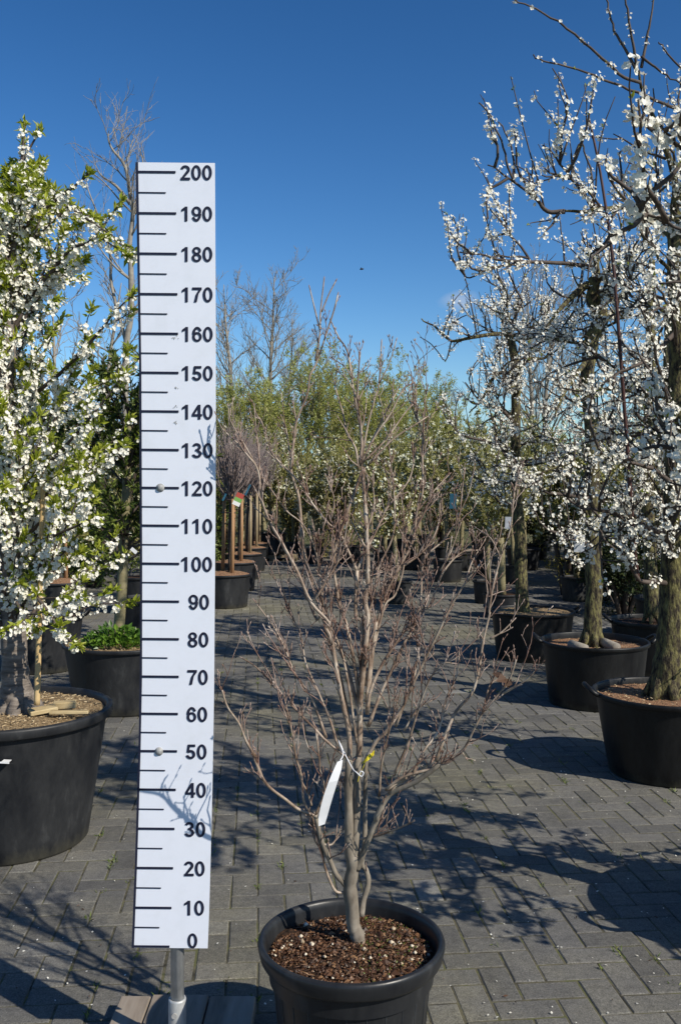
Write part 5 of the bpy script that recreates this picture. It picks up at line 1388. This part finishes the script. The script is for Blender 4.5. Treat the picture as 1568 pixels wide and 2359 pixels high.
def bare_tree(label, loc, H, seed, trunk=None, r0=0.16, spread=0.32, n1=26, mat='bark_far', group='bare trees on the skyline', leafmat=None, leafn=0, twig=0.02, low=0.25, leaf=0.12, name='bare_tree', sub=(6, 4), flex=0.12, extra=()):
    rg = np.random.default_rng(seed)
    root = thing(name, label, 'tree', loc, group=group)
    th, tw, lf = MB(), MB(), MB()
    if trunk is None:
        tp = walk((0, 0, -0.1), (rg.normal(0, .03), 0, 1), H * 0.92, 12, rg, 0.035, 0.04)
    else:
        tp = np.asarray(trunk) - np.asarray(loc)
    tp, tr = smooth_path(tp, np.linspace(1, 0.0, len(tp)) ** 0.8 * (r0 - twig) + twig, 3)
    th.tube(tp, tr, 9)
    br = []
    for e in extra:
        p, rr = smooth_path(np.asarray(e) - np.asarray(loc), np.linspace(r0 * 0.5, twig, len(e)), 3); th.tube(p, rr, 7); br.append(p)
    for k in range(n1):
        t = low + (0.97 - low) * (k + rg.random()) / n1; i = int(t * (len(tp) - 1))
        az = rg.uniform(0, 2 * PI); el = rg.uniform(0.55, 1.05)
        ln = H * spread * (1.15 - 0.8 * t) * rg.uniform(0.6, 1.1) + 0.03 * H
        p = walk(tp[i], (math.cos(az) * math.cos(el), math.sin(az) * math.cos(el), math.sin(el)), ln, 6, rg, flex, 0.06)
        th.tube(p, np.linspace(max(tr[i] * 0.45, twig), twig * 0.8, 7), 6); br.append(p)
    for lvl, cnt in enumerate(sub):
        nb = []
        for p in br:
            L = np.linalg.norm(np.diff(p, axis=0), axis=1).sum()
            for j in range(cnt):
                i = rg.integers(1, len(p)); q = walk(p[i], sidedir(unit(p[i] - p[i - 1]), rg.uniform(0.35, 0.9), rg) + np.array([0, 0, 0.22]), L * rg.uniform(0.22, 0.6), 4, rg, 0.14, 0.06)
                tw.tube(q, np.linspace(twig * (0.85 - 0.2 * lvl), twig * (0.5 - 0.1 * lvl), 5), 4, False); nb.append(q)
        br = nb
    th.build('trunk', M[mat], root, True); tw.build('twigs', M[mat], root, True)
    if leafn:
        P, T = along(br, 1.0, rg, 0.0); tot = sum(np.linalg.norm(np.diff(p, axis=0), axis=1).sum() for p in br)
        P, T = along(br, tot / leafn, rg, 0.1)
        leaves(lf, P + rg.normal(0, 0.04, P.shape), T + rg.normal(0, 0.6, P.shape), leaf * rg.uniform(0.6, 1.3, len(P)), rg, 0.4); lf.build('leaves', M[leafmat], root)
    return root

def far_trees():
    rg = np.random.default_rng(91)
    # bare tree left of the board, with the traced trunk
    Y = 22.0; q = lambda *a: [at(x, y, Y + d) for x, y, d in a]
    base = at(288, 1120, Y); base[2] = 0
    bare_tree('tall bare tree with forked grey trunk rising left of the board', tuple(base), 10.2, 92,
              trunk=[base + (0, 0, -0.1)] + q((286, 1150, 0), (289, 950, 0), (291, 797, 0), (302, 727, 0), (302, 610, 0), (298, 574, 0), (307, 492, 0), (302, 464, 0), (293, 399, 0), (281, 370, 0), (260, 345, 0), (250, 320, 0), (252, 300, 0)),
              r0=0.09, spread=0.17, n1=20, twig=0.0075, low=0.3, sub=(6, 3),
              extra=[q((294, 800, 0), (258, 660, .3), (256, 600, .3), (243, 540, .4), (220, 480, .4), (205, 440, .4), (198, 415, .4)), q((300, 470, 0), (270, 430, -.3), (235, 405, -.4), (220, 380, -.4)), q((302, 600, 0), (285, 560, -.2), (250, 545, -.3)),
                     q((310, 492, 0), (325, 440, .2), (330, 380, .2), (322, 340, .2))])
    Y = 30
    t0 = bare_tree('bare slender tree standing low behind the left blossom', tuple(at(215, 1120, Y) * (1, 1, 0)), 9.0, 93, r0=0.14, spread=0.30, n1=22, twig=0.014, sub=(6, 4))
    dup(t0, tuple(at(150, 1120, 33) * (1, 1, 0)), 2.0, 1.0, 'second bare slender tree low behind the left blossom')
    # two bare alders right of the board
    Y = 42
    t1 = bare_tree('bare alder with single straight stem close right of the board top', tuple(at(533, 1120, Y) * (1, 1, 0)), 11.6, 94, r0=0.15, spread=0.26, n1=30, twig=0.0115, low=0.3, sub=(7, 5))
    dup(t1, tuple(at(618, 1120, 43) * (1, 1, 0)), 2.3, 1.05, 'tallest bare alder, second to the right of the board')
    dup(t1, tuple(at(668, 1120, 47) * (1, 1, 0)), 4.1, 0.92, 'bare alder, third to the right of the board')
    dup(t1, tuple(at(770, 1120, 48) * (1, 1, 0)), 5.1, 0.74, 'short bare alder behind the shrub top')
    dup(t1, tuple(at(1215, 1120, 40) * (1, 1, 0)), 1.1, 0.98, 'bare tall tree seen through the right hand blossom')
    dup(t1, tuple(at(1260, 1120, 36) * (1, 1, 0)), 3.1, 0.92, 'second bare tall tree seen through the right hand blossom')
    dup(t1, tuple(at(1020, 1120, 46) * (1, 1, 0)), 3.9, 0.62, 'low bare tree at the left edge of the right hand blossom')
    # willow screen coming into leaf
    w = [bare_tree('bright green willow in the screen at the back', tuple(at(560, 1120, 30) * (1, 1, 0)), 5.0, 95, r0=0.10, spread=0.42, n1=30, mat='twig_willow', group='willows in the green screen', leafmat='leaf_willow', leafn=11500, twig=0.008, low=0.06, leaf=0.088, name='willow', sub=(6, 4), flex=0.09),
         bare_tree('bright green willow in the screen at the back', tuple(at(700, 1120, 31) * (1, 1, 0)), 6.0, 96, r0=0.10, spread=0.40, n1=32, mat='twig_willow', group='willows in the green screen', leafmat='leaf_willow', leafn=11500, twig=0.008, low=0.06, leaf=0.088, name='willow', sub=(6, 4), flex=0.09)]
    for px, Yw, s in ((510, 32, 0.78), (610, 31, 0.92), (655, 33, 0.95), (750, 32, 1.0), (800, 31, 1.0), (850, 33, 1.02), (895, 32, 1.0), (940, 34, 1.0), (985, 35, 0.92), (470, 33, 0.8), (400, 32, 0.85), (330, 31, 0.8), (260, 33, 0.85), (190, 31, 0.8), (100, 32, 0.85), (10, 32, 0.85),
                     (1040, 35, 0.78), (1100, 34, 0.72), (1180, 33, 0.62), (1280, 33, 0.6), (1380, 32, 0.6), (1480, 32, 0.6), (1570, 31, 0.6)):
        dup(w[rg.integers(0, 2)], tuple(at(px, 1120, Yw) * (1, 1, 0)), rg.uniform(0, 6.28), s * rg.uniform(0.95, 1.05))
far_trees()

# ------------------------------------------------------------------ remaining tubs on the left
def left_tubs():
    Y = 8.3; X = (98 - CX) / FPX * Y
    a = pear('leafless looking young tree in black tub with upright grip behind the left blossom', 101, (0.36, 0.30, 0.47), (X, Y, 0), trunk_r=0.04, Hc=2.2, R_c=0.45, wh=0.4, group='trees in tubs at the left back')
    p = [c for c in a.children if c.name.startswith('pot')][0]
    m = MB(); pts = []
    for k in range(13):
        t = k / 12 * PI; pts.append((0.355 + 0.055 * math.sin(t) ** 0.7, -0.075 * math.cos(t), 0.46 + 0.06 * math.sin(t)))
    m.tube(pts, [0.014] * 13, 8); m.build('handle', M['pot'], p, True)
    dup(a, tuple(at(345, 1120, 9.6) * (1, 1, 0)), 1.0, 1.0, 'leafy tree in black tub half hidden behind the board')
    dup(a, tuple(at(330, 1120, 12.0) * (1, 1, 0)), 2.0, 1.0, 'leafy tree in black tub farther back, beside the board edge')
    dup(a, (-5.2, 10.5, 0), 3.0, 1.0, 'leafy tree in black tub behind the wide left trunk')
left_tubs()
